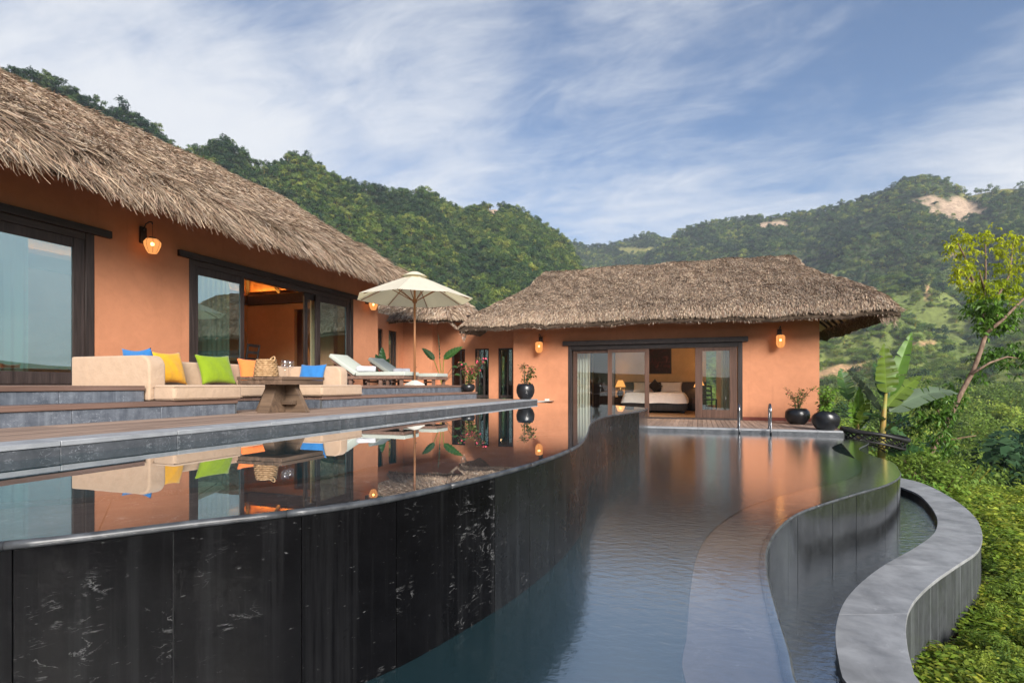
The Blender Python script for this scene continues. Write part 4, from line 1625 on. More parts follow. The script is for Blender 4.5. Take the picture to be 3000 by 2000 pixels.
def thatch(roof, off, H, x0, x1, y0, y1, dens, seed, length=(0.18, 0.42), width=0.013, keep=None, fringe=(), wild=None, lift=0.10, lenf=None, bundles=None):
    g = np.random.default_rng(seed)
    n = int((x1 - x0) * (y1 - y0) * dens)
    x = x0 + g.random(n) * (x1 - x0)
    y = y0 + g.random(n) * (y1 - y0)
    if keep is not None:
        m = keep(x, y)
        x, y = x[m], y[m]
    for (fx0, fy0, fx1, fy1, k) in fringe:        # denser rows right at the eaves
        t = g.random(k)
        b = g.random(k) ** 1.5 * 0.20
        dx, dy = fx1 - fx0, fy1 - fy0
        L = math.hypot(dx, dy)
        inx, iny = -dy / L, dx / L
        x = np.r_[x, fx0 + dx * t + inx * b]
        y = np.r_[y, fy0 + dy * t + iny * b]
    x = np.clip(x, x0 + .01, x1 - .01)
    y = np.clip(y, y0 + .01, y1 - .01)
    if bundles is not None:
        m = bundles(x, y, g)
        x, y = x[m], y[m]
    n = len(x)
    e = 0.04
    z = H(x, y)
    gx = (H(x + e, y) - H(x - e, y)) / (2 * e)
    gy = (H(x, y + e) - H(x, y - e)) / (2 * e)
    nrm = np.c_[-gx, -gy, np.ones(n)]
    nrm /= np.linalg.norm(nrm, axis=1)[:, None]
    d = np.c_[-gx, -gy, -(gx ** 2 + gy ** 2)]
    d /= np.linalg.norm(d, axis=1)[:, None] + 1e-9
    lat = np.cross(nrm, d)
    w = np.full(n, 0.22) if wild is None else wild(x, y)
    cl = (fbm(x * 3.1, y * 3.1, 3) - 0.5) * 2.2
    ang = (cl * 1.1 + g.normal(0, 0.6, n)) * w
    dr = d * np.cos(ang)[:, None] + lat * np.sin(ang)[:, None]
    cl2 = fbm(x * 5.3 + 9, y * 5.3, 3)
    Lg = (length[0] + (length[1] - length[0]) * g.random(n)) * (0.75 + 0.5 * cl2)
    if lenf is not None: Lg = Lg * lenf(x, y)
    up = lift * (0.15 + 1.3 * g.random(n) ** 1.6) * (0.5 + 1.0 * cl2)
    p0 = np.c_[x, y, z] + nrm * (-0.05 + 0.035 * g.random(n))[:, None] - dr * 0.08
    p1 = p0 + dr * (Lg * 0.55)[:, None] + nrm * (up * Lg * 1.2 + 0.045)[:, None]
    p2 = p0 + dr * Lg[:, None] + nrm * (up * Lg * 1.9 + 0.045)[:, None] - np.c_[np.zeros(n), np.zeros(n), Lg * 0.10 * g.random(n)]
    roll = g.normal(0, 0.6, n)
    wv = np.cross(dr, nrm)
    wv = wv * np.cos(roll)[:, None] + nrm * np.sin(roll)[:, None]
    W = width * (0.6 + 0.9 * g.random(n))[:, None]
    V = np.stack([p0 - wv * W * .5, p0 + wv * W * .5, p1 - wv * W * .55, p1 + wv * W * .55, p2 - wv * W * .22, p2 + wv * W * .22], 1).reshape(-1, 3)
    a = np.arange(n) * 6
    F = np.vstack([np.c_[a, a + 1, a + 3, a + 2], np.c_[a + 2, a + 3, a + 5, a + 4]])
    ci = g.choice(len(PALETTE), n, p=PW)
    col = np.array([0.95, 0.915, 0.86]) * PALETTE[ci] * (0.36 + 0.75 * g.random((n, 1)) ** 0.8) * (0.8 + 0.4 * fbm(x * 0.8, y * 0.8, 3))[:, None]
    root_dark = np.ones(6)[None, :, None]
    col = (np.repeat(col[:, None, :], 6, 1) * root_dark).reshape(-1, 3)
    me = np_mesh("thatch", V - np.array(off), F, col)
    o = link("thatch", me, M.thatch, roof)
    o['kind'] = 'stuff'
    return o


# ------------------------------------------------------------------ the long villa on the left
VL = (-9.1, 8.0, 0.0)
villa = thing("thatched_villa", "long orange villa with a deep thatched eave and sliding glass doors behind the sofa", "villa", VL)
VX0, VX1, VY0, VY1 = -14.5, -8.08, -3.0, 14.95


def H_villa(x, y):
    f = 3.12 + (VX1 - x) * 0.715
    b = 3.12 + (x - VX0) * 0.715
    e = 3.22 + (VY1 - y) * 0.78
    z = smin(smin(f, b), e)
    d = np.minimum(np.minimum(VX1 - x, x - VX0), VY1 - y)
    z = z - 0.20 * np.clip(1 - d / 0.40, 0, 1) ** 2
    return z + (fbm(x * 1.1, y * 1.1, 3) - 0.5) * 0.12 + (fbm(x * 4, y * 4, 2) - 0.5) * 0.06


w = MB()
xo, xi = X_WALL, X_WALL - 0.25
ZD = 2.38
for y0, y1, z0, z1 in [(-3, 0.9, -0.06, 3.55), (5.99, 7.69, -0.06, 3.55), (12.83, 14.06, -0.06, 3.50), (0.9, 5.99, ZD, 3.55), (7.69, 12.83, ZD, 3.55)]:
    w.b2(xi, xo, y0, y1, z0, z1)
w.b2(-13.5, xi, 13.81, 14.06, -0.06, 3.4)
w.b2(-13.5, -13.25, -3, 13.81, -0.06, 3.3)
w.build("wall", M.stucco, villa, VL)
iw = MB()
# room seen through the open doors: end wall with a doorway, back wall, floor
iw.b2(-13.2, -11.43, 13.2, 13.32, 0.0, 2.75)
iw.b2(-11.43, -10.55, 13.2, 13.32, 2.25, 2.75)
iw.b2(-10.55, xi - 0.002, 13.2, 13.32, 0.0, 2.75)
iw.b2(-13.24, -13.2, 0, 13.32, 0.0, 2.75)
iw.b2(-13.2, xi - 0.002, 0.3, 0.42, 0.0, 2.75)
iw.b2(-11.6, -10.4, 13.75, 13.80, 0.0, 2.4)
iw.build("inner_wall", M.inner, villa, VL)
MB().b2(-13.24, xi - 0.002, 0.3, 13.8, -0.05, -0.005).build("inner_floor", M.red_wood, villa, VL)
M.ceil = mat_wood("ceiling_boards", (0.30, 0.13, 0.05), (0.42, 0.20, 0.085), axis=0, rough=0.5, grain=10, lightvar=0.05)
c = MB()
za, zb = 2.86, 4.30
A, B_, C_, D_ = (-13.2, 0.42, za), (-9.36, 0.42, za), (-9.36, 13.2, za), (-13.2, 13.2, za)
r0, r1 = (-11.28, 2.4, zb), (-11.28, 11.3, zb)
c.add([A, B_, C_, D_, r0, r1], [(0, 4, 5, 3), (1, 2, 5, 4), (2, 3, 5), (0, 1, 4)])
c.build("ceiling", M.ceil, villa, VL)
for p, q in [(D_, r1), (C_, r1), ((-12.0, 13.2, za), (-11.6, 11.3, zb - 0.25)), ((-10.4, 13.2, za), (-10.9, 11.3, zb - 0.25)), ((-13.2, 11.2, za), (-11.28, 11.2, zb)), ((-13.2, 8.8, za), (-11.28, 8.8, zb)), (r0, r1)]:
    MB().tube([Vector(p) - Vector((0, 0, 0.05)), Vector(q) - Vector((0, 0, 0.05))], 0.055, 6).build("rafter", M.dark_wood, villa, VL)
bm_ = MB()
bm_.b2(-13.06, -9.36, 13.06, 13.10, 2.44, 2.72)
bm_.b2(-13.10, -13.06, 0.42, 13.06, 2.44, 2.72)
bm_.b2(-13.06, -9.36, 13.101, 13.199, 2.44, 2.66)
bm_.b2(-13.199, -13.101, 0.42, 13.06, 2.44, 2.66)
bm_.build("wall_beam", M.dark_wood_x, villa, VL)
M.cove = mat_emit("cove_light", (1.0, 0.42, 0.07), 26.0)
cv = MB()
cv.b2(-13.0, -9.5, 13.15, 13.185, 2.67, 2.69)
cv.b2(-13.185, -13.15, 7.0, 13.0, 2.67, 2.69)
cv.build("cove_light", M.cove, villa, VL)

roof = roof_shell(villa, VL, H_villa, VX0, VX1, VY0, VY1, 0.2, 0.30)


def wild_villa(x, y):
    d = VX1 - x
    return 0.24 + 0.34 * np.clip(1 - d / 1.8, 0, 1)


thatch(roof, VL, H_villa, VX0, VX1, 1.5, VY1, 3900, 71, (0.16, 0.40), 0.0105, keep=lambda x, y: (x > -11.9) & ((y < 11.2) | (x > -11.9)), fringe=[(VX1, 1.5, VX1, VY1, 19000), (VX1, VY1, -12, VY1, 3500)], wild=wild_villa, lift=0.12,
       lenf=lambda x, y: 0.65 + 0.85 * np.clip(1 - (VX1 - x) / 1.9, 0, 1), bundles=lambda x, y, g: g.random(len(x)) < np.clip((fbm(x * 1.6, y * 6.5, 3) - 0.30) * 5.5, 0.06, 1) + 0.35 * np.clip((VX1 - x - 1.4) / 1.2, 0, 1))


def fringe_under(roof, off, line, n, seed, zf, name="hanging_thatch"):
    """rough ends hanging below the eave"""
    g = np.random.default_rng(seed)
    (ax, ay), (bx, by) = line
    dx, dy = bx - ax, by - ay
    L = math.hypot(dx, dy)
    inx, iny = -dy / L, dx / L
    t = g.random(n)
    b = 0.03 + 0.40 * g.random(n)
    x, y = ax + dx * t + inx * b, ay + dy * t + iny * b
    z = zf(x, y) - 0.06 - np.clip(0.08 + b * 0.75, 0, 0.30) + 0.03
    ln = (0.04 + 0.08 * g.random(n)) * (0.6 + 0.9 * fbm(x * 4, y * 4, 2))
    p0 = np.c_[x, y, z]
    dd = np.c_[-inx * 0.5 + g.normal(0, 0.3, n), -iny * 0.5 + g.normal(0, 0.3, n), -np.ones(n)]
    dd /= np.linalg.norm(dd, axis=1)[:, None]
    wv = np.cross(dd, g.normal(0, 1, (n, 3)))
    wv /= np.linalg.norm(wv, axis=1)[:, None] + 1e-9
    W = 0.012 * (0.6 + g.random(n))[:, None]
    p1 = p0 + dd * ln[:, None]
    V = np.stack([p0 - wv * W * .5, p0 + wv * W * .5, p1 + wv * W * .3, p1 - wv * W * .3], 1).reshape(-1, 3)
    F = np.arange(n * 4).reshape(-1, 4)
    ci = g.choice(len(PALETTE), n, p=PW)
    col = np.repeat(PALETTE[ci] * (0.5 + 0.5 * g.random((n, 1))), 4, 0)
    o = link(name, np_mesh(name, V - np.array(off), F, col), M.thatch, roof)
    o['kind'] = 'stuff'


fringe_under(roof, VL, ((VX1, 1.5), (VX1, VY1)), 22000, 72, H_villa)
fringe_under(roof, VL, ((VX1, VY1), (-12.5, VY1)), 6000, 73, H_villa)


def door_leaf(parent, off, axis, plane, a0, a1, z0, z1, stile, top, bot, mat, glass, depth=0.05, name="sliding_door", hollow=True):
    """one sliding leaf: a wooden frame with its pane; axis 'y' lies in a wall x=plane, 'x' in a wall y=plane"""
    mb = MB()
    h = depth / 2

    def bx(p0, p1, q0, q1, k=0.0):
        if axis == 'y': mb.b2(plane - h + k, plane + h - k, p0, p1, q0, q1)
        else: mb.b2(p0, p1, plane - h + k, plane + h - k, q0, q1)
    bx(a0, a0 + stile, z0, z1)
    bx(a1 - stile, a1, z0, z1)
    bx(a0 + stile, a1 - stile, z1 - top, z1, 0.004)
    bx(a0 + stile, a1 - stile, z0, z0 + bot, 0.004)
    f = mb.build(name, mat, parent, off, bevel=0.004, bseg=1)
    g = MB()
    if axis == 'y': g.b2(plane - 0.004, plane + 0.004, a0 + stile + 0.001, a1 - stile - 0.001, z0 + bot + 0.001, z1 - top - 0.001)
    else: g.b2(a0 + stile + 0.001, a1 - stile - 0.001, plane - 0.004, plane + 0.004, z0 + bot + 0.001, z1 - top - 0.001)
    g.build("pane", glass, f, (off[0], off[1], off[2]))
    return f


def lin(name, mat, *bxs, parent=villa, off=VL, bevel=0.004):
    mb = MB()
    for b in bxs: mb.b2(*b)
    return mb.build(name, mat, parent, off, bevel=bevel, bseg=1)


for y0, y1, l0, l1 in [(0.9, 5.99, 0.65, 6.23), (7.69, 12.83, 7.45, 13.05)]:
    lin("lintel", M.dark_wood_x, (xo - 0.20, xo + 0.07, l0, l1, ZD + 0.0, ZD + 0.115))
    lin("door_jamb", M.dark_wood, (xo - 0.2, xo + 0.012, y0, y0 + 0.11, 0.0, ZD - 0.001))
    lin("door_jamb", M.dark_wood, (xo - 0.2, xo + 0.012, y1 - 0.13, y1, 0.0, ZD - 0.001))
    lin("head_rail", M.dark_wood_x, (xo - 0.19, xo + 0.004, y0 + 0.112, y1 - 0.132, ZD - 0.11, ZD - 0.001))
    lin("threshold", M.dark_wood_x, (xo - 0.2, xo + 0.02, y0, y1, -0.02, 0.012))
zt = ZD - 0.112
door_leaf(villa, VL, 'y', xo - 0.035, 4.38, 5.86, 0.014, zt, 0.17, 0.15, 0.18, M.dark_wood, M.glass)
door_leaf(villa, VL, 'y', xo - 0.035, 2.95, 4.37, 0.014, zt, 0.12, 0.15, 0.18, M.dark_wood, M.glass)
door_leaf(villa, VL, 'y', xo - 0.10, 1.4, 2.95, 0.014, zt, 0.12, 0.15, 0.18, M.dark_wood, M.glass)
door_leaf(villa, VL, 'y', xo - 0.035, 7.80, 9.02, 0.014, zt, 0.10, 0.15, 0.18, M.dark_wood, M.glass)
door_leaf(villa, VL, 'y', xo - 0.035, 11.30, 12.70, 0.014, zt, 0.16, 0.15, 0.18, M.dark_wood, M.glass)
door_leaf(villa, VL, 'y', xo - 0.10, 10.95, 12.25, 0.014, zt, 0.12, 0.15, 0.18, M.dark_wood, M.glass_clear)


def room_light(name, loc, watts, col=(1.0, 0.62, 0.30), radius=0.12):
    l = bpy.data.lights.new(name, 'POINT')
    l.energy = watts
    l.color = col
    l.shadow_soft_size = radius
    o = bpy.data.objects.new(name, l)
    COL.objects.link(o)
    o.location = loc
    return o


room_light("living_room_lamp", (-9.8, 9.5, 2.74), 45)
room_light("living_room_lamp", (-11.2, 4.0, 2.5), 12)

# ------------------------------------------------------------------ bedroom pavilion on the right
PL = (-1.3, 16.6, Z_LDECK)
pav = thing("bedroom_pavilion", "orange bedroom pavilion with a shaggy thatched roof facing the lower pool", "pavilion", PL)
PX0, PX1, PY0, PY1 = -7.12, 4.66, 15.58, 23.6


def H_pav(x, y):
    f = 2.04 + (y - PY0) * 0.548
    b = 2.04 + (PY1 - y) * 0.548
    l = np.interp(x - PX0, [-1, 0, .5, 1.1, 1.45, 1.74, 2.2], [1.4, 1.98, 2.40, 2.92, 3.30, 4.5, 7.5])
    r = np.interp(PX1 - x, [-1, 0, .6, 1.5, 1.62, 1.95, 2.4], [1.2, 2.04, 2.76, 3.50, 3.58, 4.6, 7.0])
    z = smin(smin(f, b, 14), smin(l, r), 16)
    d = np.minimum(np.minimum(x - PX0, PX1 - x), np.minimum(y - PY0, PY1 - y))
    z = z - 0.20 * np.clip(1 - d / 0.42, 0, 1) ** 2
    return z + (fbm(x * 1.2, y * 1.2, 3) - 0.5) * 0.16 + (fbm(x * 4, y * 4, 2) - 0.5) * 0.06


fy = 16.6
w = MB()
for x0, x1, z0, z1 in [(-5.67, -3.86, -1.6, 2.05), (1.17, 3.09, -1.6, 2.05), (-3.86, 1.17, 1.22, 2.05)]:
    w.b2(x0, x1, fy, fy + 0.25, z0, z1)
w.b2(-5.67, -5.42, fy + 0.25, 22.6, -1.6, 2.05)
w.b2(2.84, 3.09, fy + 0.25, 22.6, -1.6, 2.05)
w.build("wall", M.stucco, pav, PL)
M.cream_wall = mat_stucco("cream_plaster", (0.58, 0.42, 0.24))
iw = MB()
by = 21.6
for x0, x1, z0, z1 in [(-5.4, -4.02, -1, 1.95), (-4.02, -3.2, 1.34, 1.95), (-3.2, 0.26, -1, 1.95), (0.26, 0.62, -1, -0.75), (0.26, 0.62, 1.26, 1.95), (0.62, 2.82, -1, 1.95)]:
    iw.b2(x0, x1, by, by + 0.12, z0, z1)
iw.b2(-5.415, -5.40, fy + 0.26, by, -1, 1.95)
iw.b2(2.82, 2.838, fy + 0.26, by, -1, 1.95)
iw.build("inner_wall", M.cream_wall, pav, PL)
MB().b2(-5.4, 2.82, fy + 0.252, by, 1.952, 1.99).build("ceiling", M.cream_wall, pav, PL)
M.warm_floor = mat_wood("warm_floor_boards", (0.22, 0.11, 0.05), (0.34, 0.19, 0.09), axis=0, rough=0.3, grain=8, lightvar=0.1)
MB().b2(-5.4, 2.82, fy + 0.02, by, -1.04, -0.97).build("inner_floor", M.warm_floor, pav, PL)
MB().b2(-4.02, -3.2, by + 0.10, by + 0.14, -0.97, 1.34).build("inner_door", M.dark_wood, pav, PL, bevel=0.004)
fr = MB()
fr.b2(-4.1, -4.02, by - 0.03, by, -0.97, 1.34)
fr.b2(-3.2, -3.12, by - 0.03, by, -0.97, 1.34)
fr.b2(-4.1, -3.12, by - 0.03, by - 0.001, 1.341, 1.42)
fr.build("door_frame", M.dark_wood, pav, PL)
sk = MB()
sk.b2(-5.67, -3.87, fy - 0.012, fy, -1.0, -0.90)
sk.b2(1.18, 3.10, fy - 0.012, fy, -1.0, -0.90)
sk.build("skirting", mat_stucco("dark_red_stucco", (0.17, 0.05, 0.035)), pav, PL)
pl = dict(parent=pav, off=PL)
lin("lintel", M.dark_wood_x, (-4.02, 1.31, fy - 0.09, fy + 0.14, 1.22, 1.36), **pl)
lin("door_jamb", M.dark_wood, (-3.86, -3.74, fy - 0.012, fy + 0.2, -1.0, 1.219), **pl)
lin("door_jamb", M.dark_wood, (1.05, 1.17, fy - 0.012, fy + 0.2, -1.0, 1.219), **pl)
lin("head_rail", M.dark_wood_x, (-3.738, 1.048, fy - 0.004, fy + 0.19, 1.08, 1.219), **pl)
lin("threshold", M.dark_wood_x, (-3.86, 1.17, fy - 0.02, fy + 0.2, -1.02, -0.958), **pl)
zt = 1.078
door_leaf(pav, PL, 'x', fy + 0.035, -2.63, -1.40, -0.955, zt, 0.13, 0.10, 0.22, M.red_wood, M.glass_clear)
door_leaf(pav, PL, 'x', fy + 0.10, -3.72, -2.45, -0.955, zt, 0.13, 0.10, 0.22, M.red_wood, M.glass_clear)
door_leaf(pav, PL, 'x', fy + 0.035, -0.10, 1.03, -0.955, zt, 0.20, 0.10, 0.24, M.red_wood, M.glass_clear)
lin("socket_plate", M.concrete, (-4.62, -4.47, fy - 0.012, fy - 0.0005, -0.50, -0.44), **pl)

roof = roof_shell(pav, PL, H_pav, PX0, PX1, PY0, PY1, 0.2, 0.30)
thatch(roof, PL, H_pav, PX0, PX1, PY0, PY1, 4000, 81, (0.09, 0.20), 0.0155, keep=lambda x, y: (y < 20.0), fringe=[(PX0, PY0, PX1, PY0, 9500), (PX1, PY0, PX1, 21.0, 3500), (PX0, 19.0, PX0, PY0, 2200)], wild=lambda x, y: np.full(len(x), 0.24), lift=0.12)
fringe_under(roof, PL, ((PX0, PY0), (PX1, PY0)), 13000, 82, H_pav)
fringe_under(roof, PL, ((PX1, PY0), (PX1, 23.0)), 9000, 83, H_pav)


def soffit_z(x, y):
    return float(H_pav(np.array([x]), np.array([y]))[0]) - 0.42


sf = MB()
nx = 6
for i in range(nx):
    for j in range(14):
        xa, xb = 3.12 + i * 0.2, 3.12 + (i + 1) * 0.2
        ya, yb = 15.9 + j * 0.5, 15.9 + (j + 1) * 0.5
        sf.add([(xa, ya, soffit_z(xa, ya)), (xb, ya, soffit_z(xb, ya)), (xb, yb, soffit_z(xb, yb)), (xa, yb, soffit_z(xa, yb))], [(0, 1, 2, 3)])
sf.build("soffit", M.soffit, pav, PL)
for j in range(9):
    y = 16.0 + j * 0.72
    MB().tube([(3.1, y, soffit_z(3.1, y) - 0.05), (3.7, y, soffit_z(3.7, y) - 0.05), (4.3, y, soffit_z(4.3, y) - 0.04)], 0.04, 6).build("rafter", M.dark_wood, pav, PL)

# ------------------------------------------------------------------ passage building between the two
KL = (-8.0, 17.0, -0.5)
passg = thing("passage_building", "low orange link building with narrow dark windows between the two thatched houses", "building", KL)
w = MB()
zt2 = 2.35


def wall_y(mb, x, th, spans, z0, z1):           # wall lying in x = const
    for a, b in spans: mb.b2(x - th, x, a, b, z0, z1)


def wall_x(mb, y, th, spans, z0, z1):
    for a, b in spans: mb.b2(a, b, y, y + th, z0, z1)


xa = -9.9
wall_y(w, xa, 0.2, [(14.06, 14.9), (15.6, 15.95), (16.5, 16.9)], -0.5, zt2)
wall_y(w, xa, 0.2, [(14.9, 15.6), (15.95, 16.5)], 1.85, zt2)
wall_x(w, 16.9, 0.2, [(xa, -8.75)], -0.5, zt2)
w.b2(-8.95, -8.75, 17.1, 17.3, -0.5, zt2)
WIN = [(-8.21, -7.69), (-7.32, -6.80), (-6.46, -5.93)]
wall_x(w, 17.3, 0.2, [(-8.95, WIN[0][0]), (WIN[0][1], WIN[1][0])], -0.5, zt2)
wall_x(w, 17.3, 0.2, [(WIN[1][1], WIN[2][0]), (WIN[2][1], -5.675)], -0.5, 2.0)
wall_x(w, 17.3, 0.2, [WIN[0]], 1.25, zt2)
wall_x(w, 17.3, 0.2, [WIN[1], WIN[2]], 1.25, 2.0)
w.build("wall", M.stucco, passg, KL)
bw = MB()
for a, b in [(-10.1, -7.82), (-7.70, -6.90), (-6.74, -5.68)]:
    bw.b2(a, b, 18.7, 18.9, -0.5, 2.3)
bw.b2(-7.82, -7.70, 18.7, 18.9, 1.05, 2.3)
bw.b2(-6.90, -6.74, 18.7, 18.9, 1.05, 2.3)
bw.b2(-10.1, -5.68, 17.11, 18.7, 2.36, 2.4)
bw.build("back_wall", M.dark_wood, passg, KL)


def slit_window(axis, plane, a, b, z0, z1):
    mb = MB()
    t = 0.05

    def bx(p0, p1, q0, q1):
        if axis == 'x': mb.b2(p0, p1, plane + 0.05, plane + 0.12, q0, q1)
        else: mb.b2(plane - 0.12, plane - 0.05, p0, p1, q0, q1)
    bx(a, a + t, z0, z1)
    bx(b - t, b, z0, z1)
    bx(a + t, b - t, z1 - t, z1)
    bx(a + t, b - t, z0, z0 + 0.1)
    m = a + (b - a) * 0.62
    bx(m - 0.025, m + 0.025, z0 + 0.1, z1 - t)
    f = mb.build("window", M.dark_wood, passg, KL)
    g = MB()
    if axis == 'x': g.b2(a + t + .001, b - t - .001, plane + 0.081, plane + 0.087, z0 + 0.101, z1 - t - 0.001)
    else: g.b2(plane - 0.087, plane - 0.081, a + t + .001, b - t - .001, z0 + 0.101, z1 - t - 0.001)
    g.build("pane", M.glass_clear, f, KL)


for a, b in WIN: slit_window('x', 17.3, a, b, -0.45, 1.249)
slit_window('y', xa, 14.9, 15.6, -0.45, 1.849)
slit_window('y', xa, 15.95, 16.5, -0.45, 1.849)
QX0, QX1, QY0, QY1 = -12.8, -7.55, 15.95, 20.8


def H_link(x, y):
    f = 2.42 + (y - QY0) * 0.50
    b = 2.42 + (QY1 - y) * 0.50
    r = 2.45 + (QX1 - x) * 0.85
    z = smin(smin(f, b), r)
    d = np.minimum(np.minimum(y - QY0, QY1 - y), QX1 - x)
    z = z - 0.20 * np.clip(1 - d / 0.4, 0, 1) ** 2
    return z + (fbm(x * 1.2 + 5, y * 1.2, 3) - 0.5) * 0.12


roof = roof_shell(passg, KL, H_link, QX0, QX1, QY0, QY1, 0.2, 0.28)
thatch(roof, KL, H_link, -11.2, QX1, QY0, QY1, 1900, 91, (0.14, 0.30), 0.02, keep=lambda x, y: y < 18.9, fringe=[(-11.2, QY0, QX1, QY0, 5000), (QX1, QY0, QX1, 18.9, 1600)], wild=lambda x, y: np.full(len(x), 0.30), lift=0.13)
fringe_under(roof, KL, ((-11.2, QY0), (QX1, QY0)), 6000, 92, H_link)


# ------------------------------------------------------------------ sofa group
M.piping = mat_noise("cream_piping", (0.40, 0.285, 0.195), (0.46, 0.33, 0.23), 60, 0.9, 0.2)
SO = (-5.95, 5.8, Z_MID)
sofa = thing("corner_sofa", "cream U-shaped outdoor sofa of block cushions built around the sunken table recess", "sofa", SO)


def cushion(name, poly, z0, z1, bevel=0.035):
    o = MB().prism(poly, z0, z1).build(name, M.sofa, sofa, SO, bevel=bevel, bseg=3)
    for z in (z1 - 0.022, z0 + 0.026):
        cx_, cy_ = sum(q[0] for q in poly) / len(poly), sum(q[1] for q in poly) / len(poly)
        MB().tube([(x, y, z) for x, y in poly] + [(poly[0][0], poly[0][1], z)], 0.0055, 5, False).build("piping", M.piping, o, SO)
    return o


cushion("seat_cushion", [(-6.45, 4.34), (-5.44, 4.34), (-5.44, 4.17), (-5.14, 4.17), (-5.14, 5.055), (-6.45, 5.055)], Z_MID + 0.004, 0.0)
cushion("seat_cushion", [(-6.45, 6.50), (-5.14, 6.50), (-5.14, 7.50), (-5.44, 7.50), (-5.44, 7.345), (-6.45, 7.345)], Z_MID + 0.004, 0.0)
cushion("seat_cushion", [(-6.45, 5.065), (-5.82, 5.065), (-5.82, 6.49), (-6.45, 6.49)], Z_MID + 0.004, -0.002)


def wing(y0, y1, top):
    xb, xf, r = -6.66, -5.455, 0.13
    prof = [(xb, Z_MID + 0.004), (xf, Z_MID + 0.004), (xf, top - r)]
    prof += [(xf - r + r * math.cos(a), top - r + r * math.sin(a)) for a in np.linspace(0.2, 1.45, 7)]
    prof += [(xf - r, top), (xb, top)]
    n = len(prof)
    vs = [(x, y0, z) for x, z in prof] + [(x, y1, z) for x, z in prof]
    fs = [tuple(range(n)), tuple(range(n, 2 * n))[::-1]] + [(i, (i + 1) % n, n + (i + 1) % n, n + i) for i in range(n)]
    MB().add(vs, fs).build("backrest", M.sofa, sofa, SO, bevel=0.025, bseg=3)


wing(4.14, 4.33, 0.315)
wing(7.355, 7.545, 0.305)
MB().b2(-6.66, -6.46, 4.345, 7.345, Z_MID + 0.004, 0.305).build("backrest", M.sofa, sofa, SO, bevel=0.03, bseg=3)


def pillow_mesh(w, h, t, name="pillow"):
    n = 18
    vs, fs = [], []
    for side in (-1, 1):
        for j in range(n + 1):
            for i in range(n + 1):
                u, v = 2 * i / n - 1, 2 * j / n - 1
                k = (1 - abs(u) ** 2.6) * (1 - abs(v) ** 2.6)
                puff = t / 2 * max(0, k) ** 0.55
                pin = 1 - 0.10 * (1 - v * v) * abs(u) ** 3
                pin2 = 1 - 0.17 * (1 - u * u) * abs(v) ** 3
                wr = 0.004 * math.sin(9 * u + 4 * v) * k
                vs.append((u * w / 2 * pin, side * (puff + wr), v * h / 2 * pin2 + h / 2))
    m = (n + 1) ** 2
    for s in range(2):
        for j in range(n):
            for i in range(n):
                a = s * m + j * (n + 1) + i
                fs.append((a, a + 1, a + n + 2, a + n + 1))
    me = MB().add(vs, fs).mesh(name, smooth=True)
    bm = bmesh.new()
    bm.from_mesh(me)
    bmesh.ops.remove_doubles(bm, verts=bm.verts, dist=0.0005)
    bmesh.ops.recalc_face_normals(bm, faces=bm.faces)
    bm.to_mesh(me)
    bm.free()
    return me


def pillow(loc, rz, lean, mat, label, w=0.46, h=0.42, t=0.15, roll=0.0, group="cushions on the sofa", name="pillow", cat="cushion"):
    me = pillow_mesh(w, h, t)
    me.materials.append(mat)
    o = link(name, me)
    o.rotation_mode = 'XYZ'
    o.matrix_world = Matrix.Translation(loc) @ Matrix.Rotation(R(rz), 4, 'Z') @ Matrix.Rotation(R(-lean), 4, 'X') @ Matrix.Rotation(R(roll), 4, 'Y')
    return tag(o, label, cat, group)


pillow((-6.22, 5.02, 0.0), 96, 16, M.yellow, "yellow cushion half hidden by the left sofa wing", 0.47, 0.44)
pillow((-6.18, 5.70, 0.0), 84, 22, M.green, "lime green cushion leaning on the sofa back", 0.52, 0.45)
pillow((-6.2, 6.36, 0.0), 66, 18, M.orange, "orange cushion on the sofa behind the woven basket", 0.46, 0.42)
pillow((-5.93, 7.20, 0.0), 8, 20, M.blue, "blue cushion leaning on the right sofa wing behind the table", 0.46, 0.36)
pillow((-6.0, 4.50, 0.0), 182, 14, M.blue, "blue cushion showing only its tips above the left sofa wing", 0.44, 0.43)

# table
TC = (-4.95, 5.50, Z_DECK)
tab = thing("pedestal_table", "low rustic wooden table with a thick square top and splayed crossed base", "table", TC)
g = random.Random(4)


def top_boards(z0, z1, hx, hy, n, name):
    """square top made of boards running along the steps"""
    w = 2 * hx / n
    for i in range(n):
        a, b = -hx + i * w + 0.0015, -hx + (i + 1) * w - 0.0015
        e = g.uniform(-0.004, 0.004)
        MB().b2(a, b, -hy + e, hy + e, z0, z1 + g.uniform(-.001, .001)).build(name, M.table_y, tab, bevel=0.004, bseg=1)


M.table_y = mat_wood("table_top_wood", (0.045, 0.028, 0.018), (0.19, 0.12, 0.078), axis=1, rough=0.65, grain=12, lightvar=0.12)
top_boards(0.40, 0.44, 0.34, 0.385, 5, "top_board")
top_boards(0.345, 0.398, 0.33, 0.378, 2, "lower_board")
for ang, th, wb, wt in ((R(90), 0.085, 0.33, 0.20), (0.0, 0.035, 0.40, 0.24)):
    c, s = math.cos(ang), math.sin(ang)
    prof = [(-wb, 0.0), (wb, 0.0), (wt, 0.30), (wt, 0.343), (-wt, 0.343), (-wt, 0.30)]
    n = len(prof)
    vs = []
    for sd_ in (-th, th):
        vs += [(u * c - sd_ * s, u * s + sd_ * c, z) for u, z in prof]
    fs = [tuple(range(n)), tuple(range(n, 2 * n))[::-1]] + [(i, (i + 1) % n, n + (i + 1) % n, n + i) for i in range(n)]
    zz = 0.0 if ang > 0 else 0.001
    MB().add([(x, y, z + zz) for x, y, z in vs], fs).build("leg_panel", M.table, tab, bevel=0.004, bseg=1)
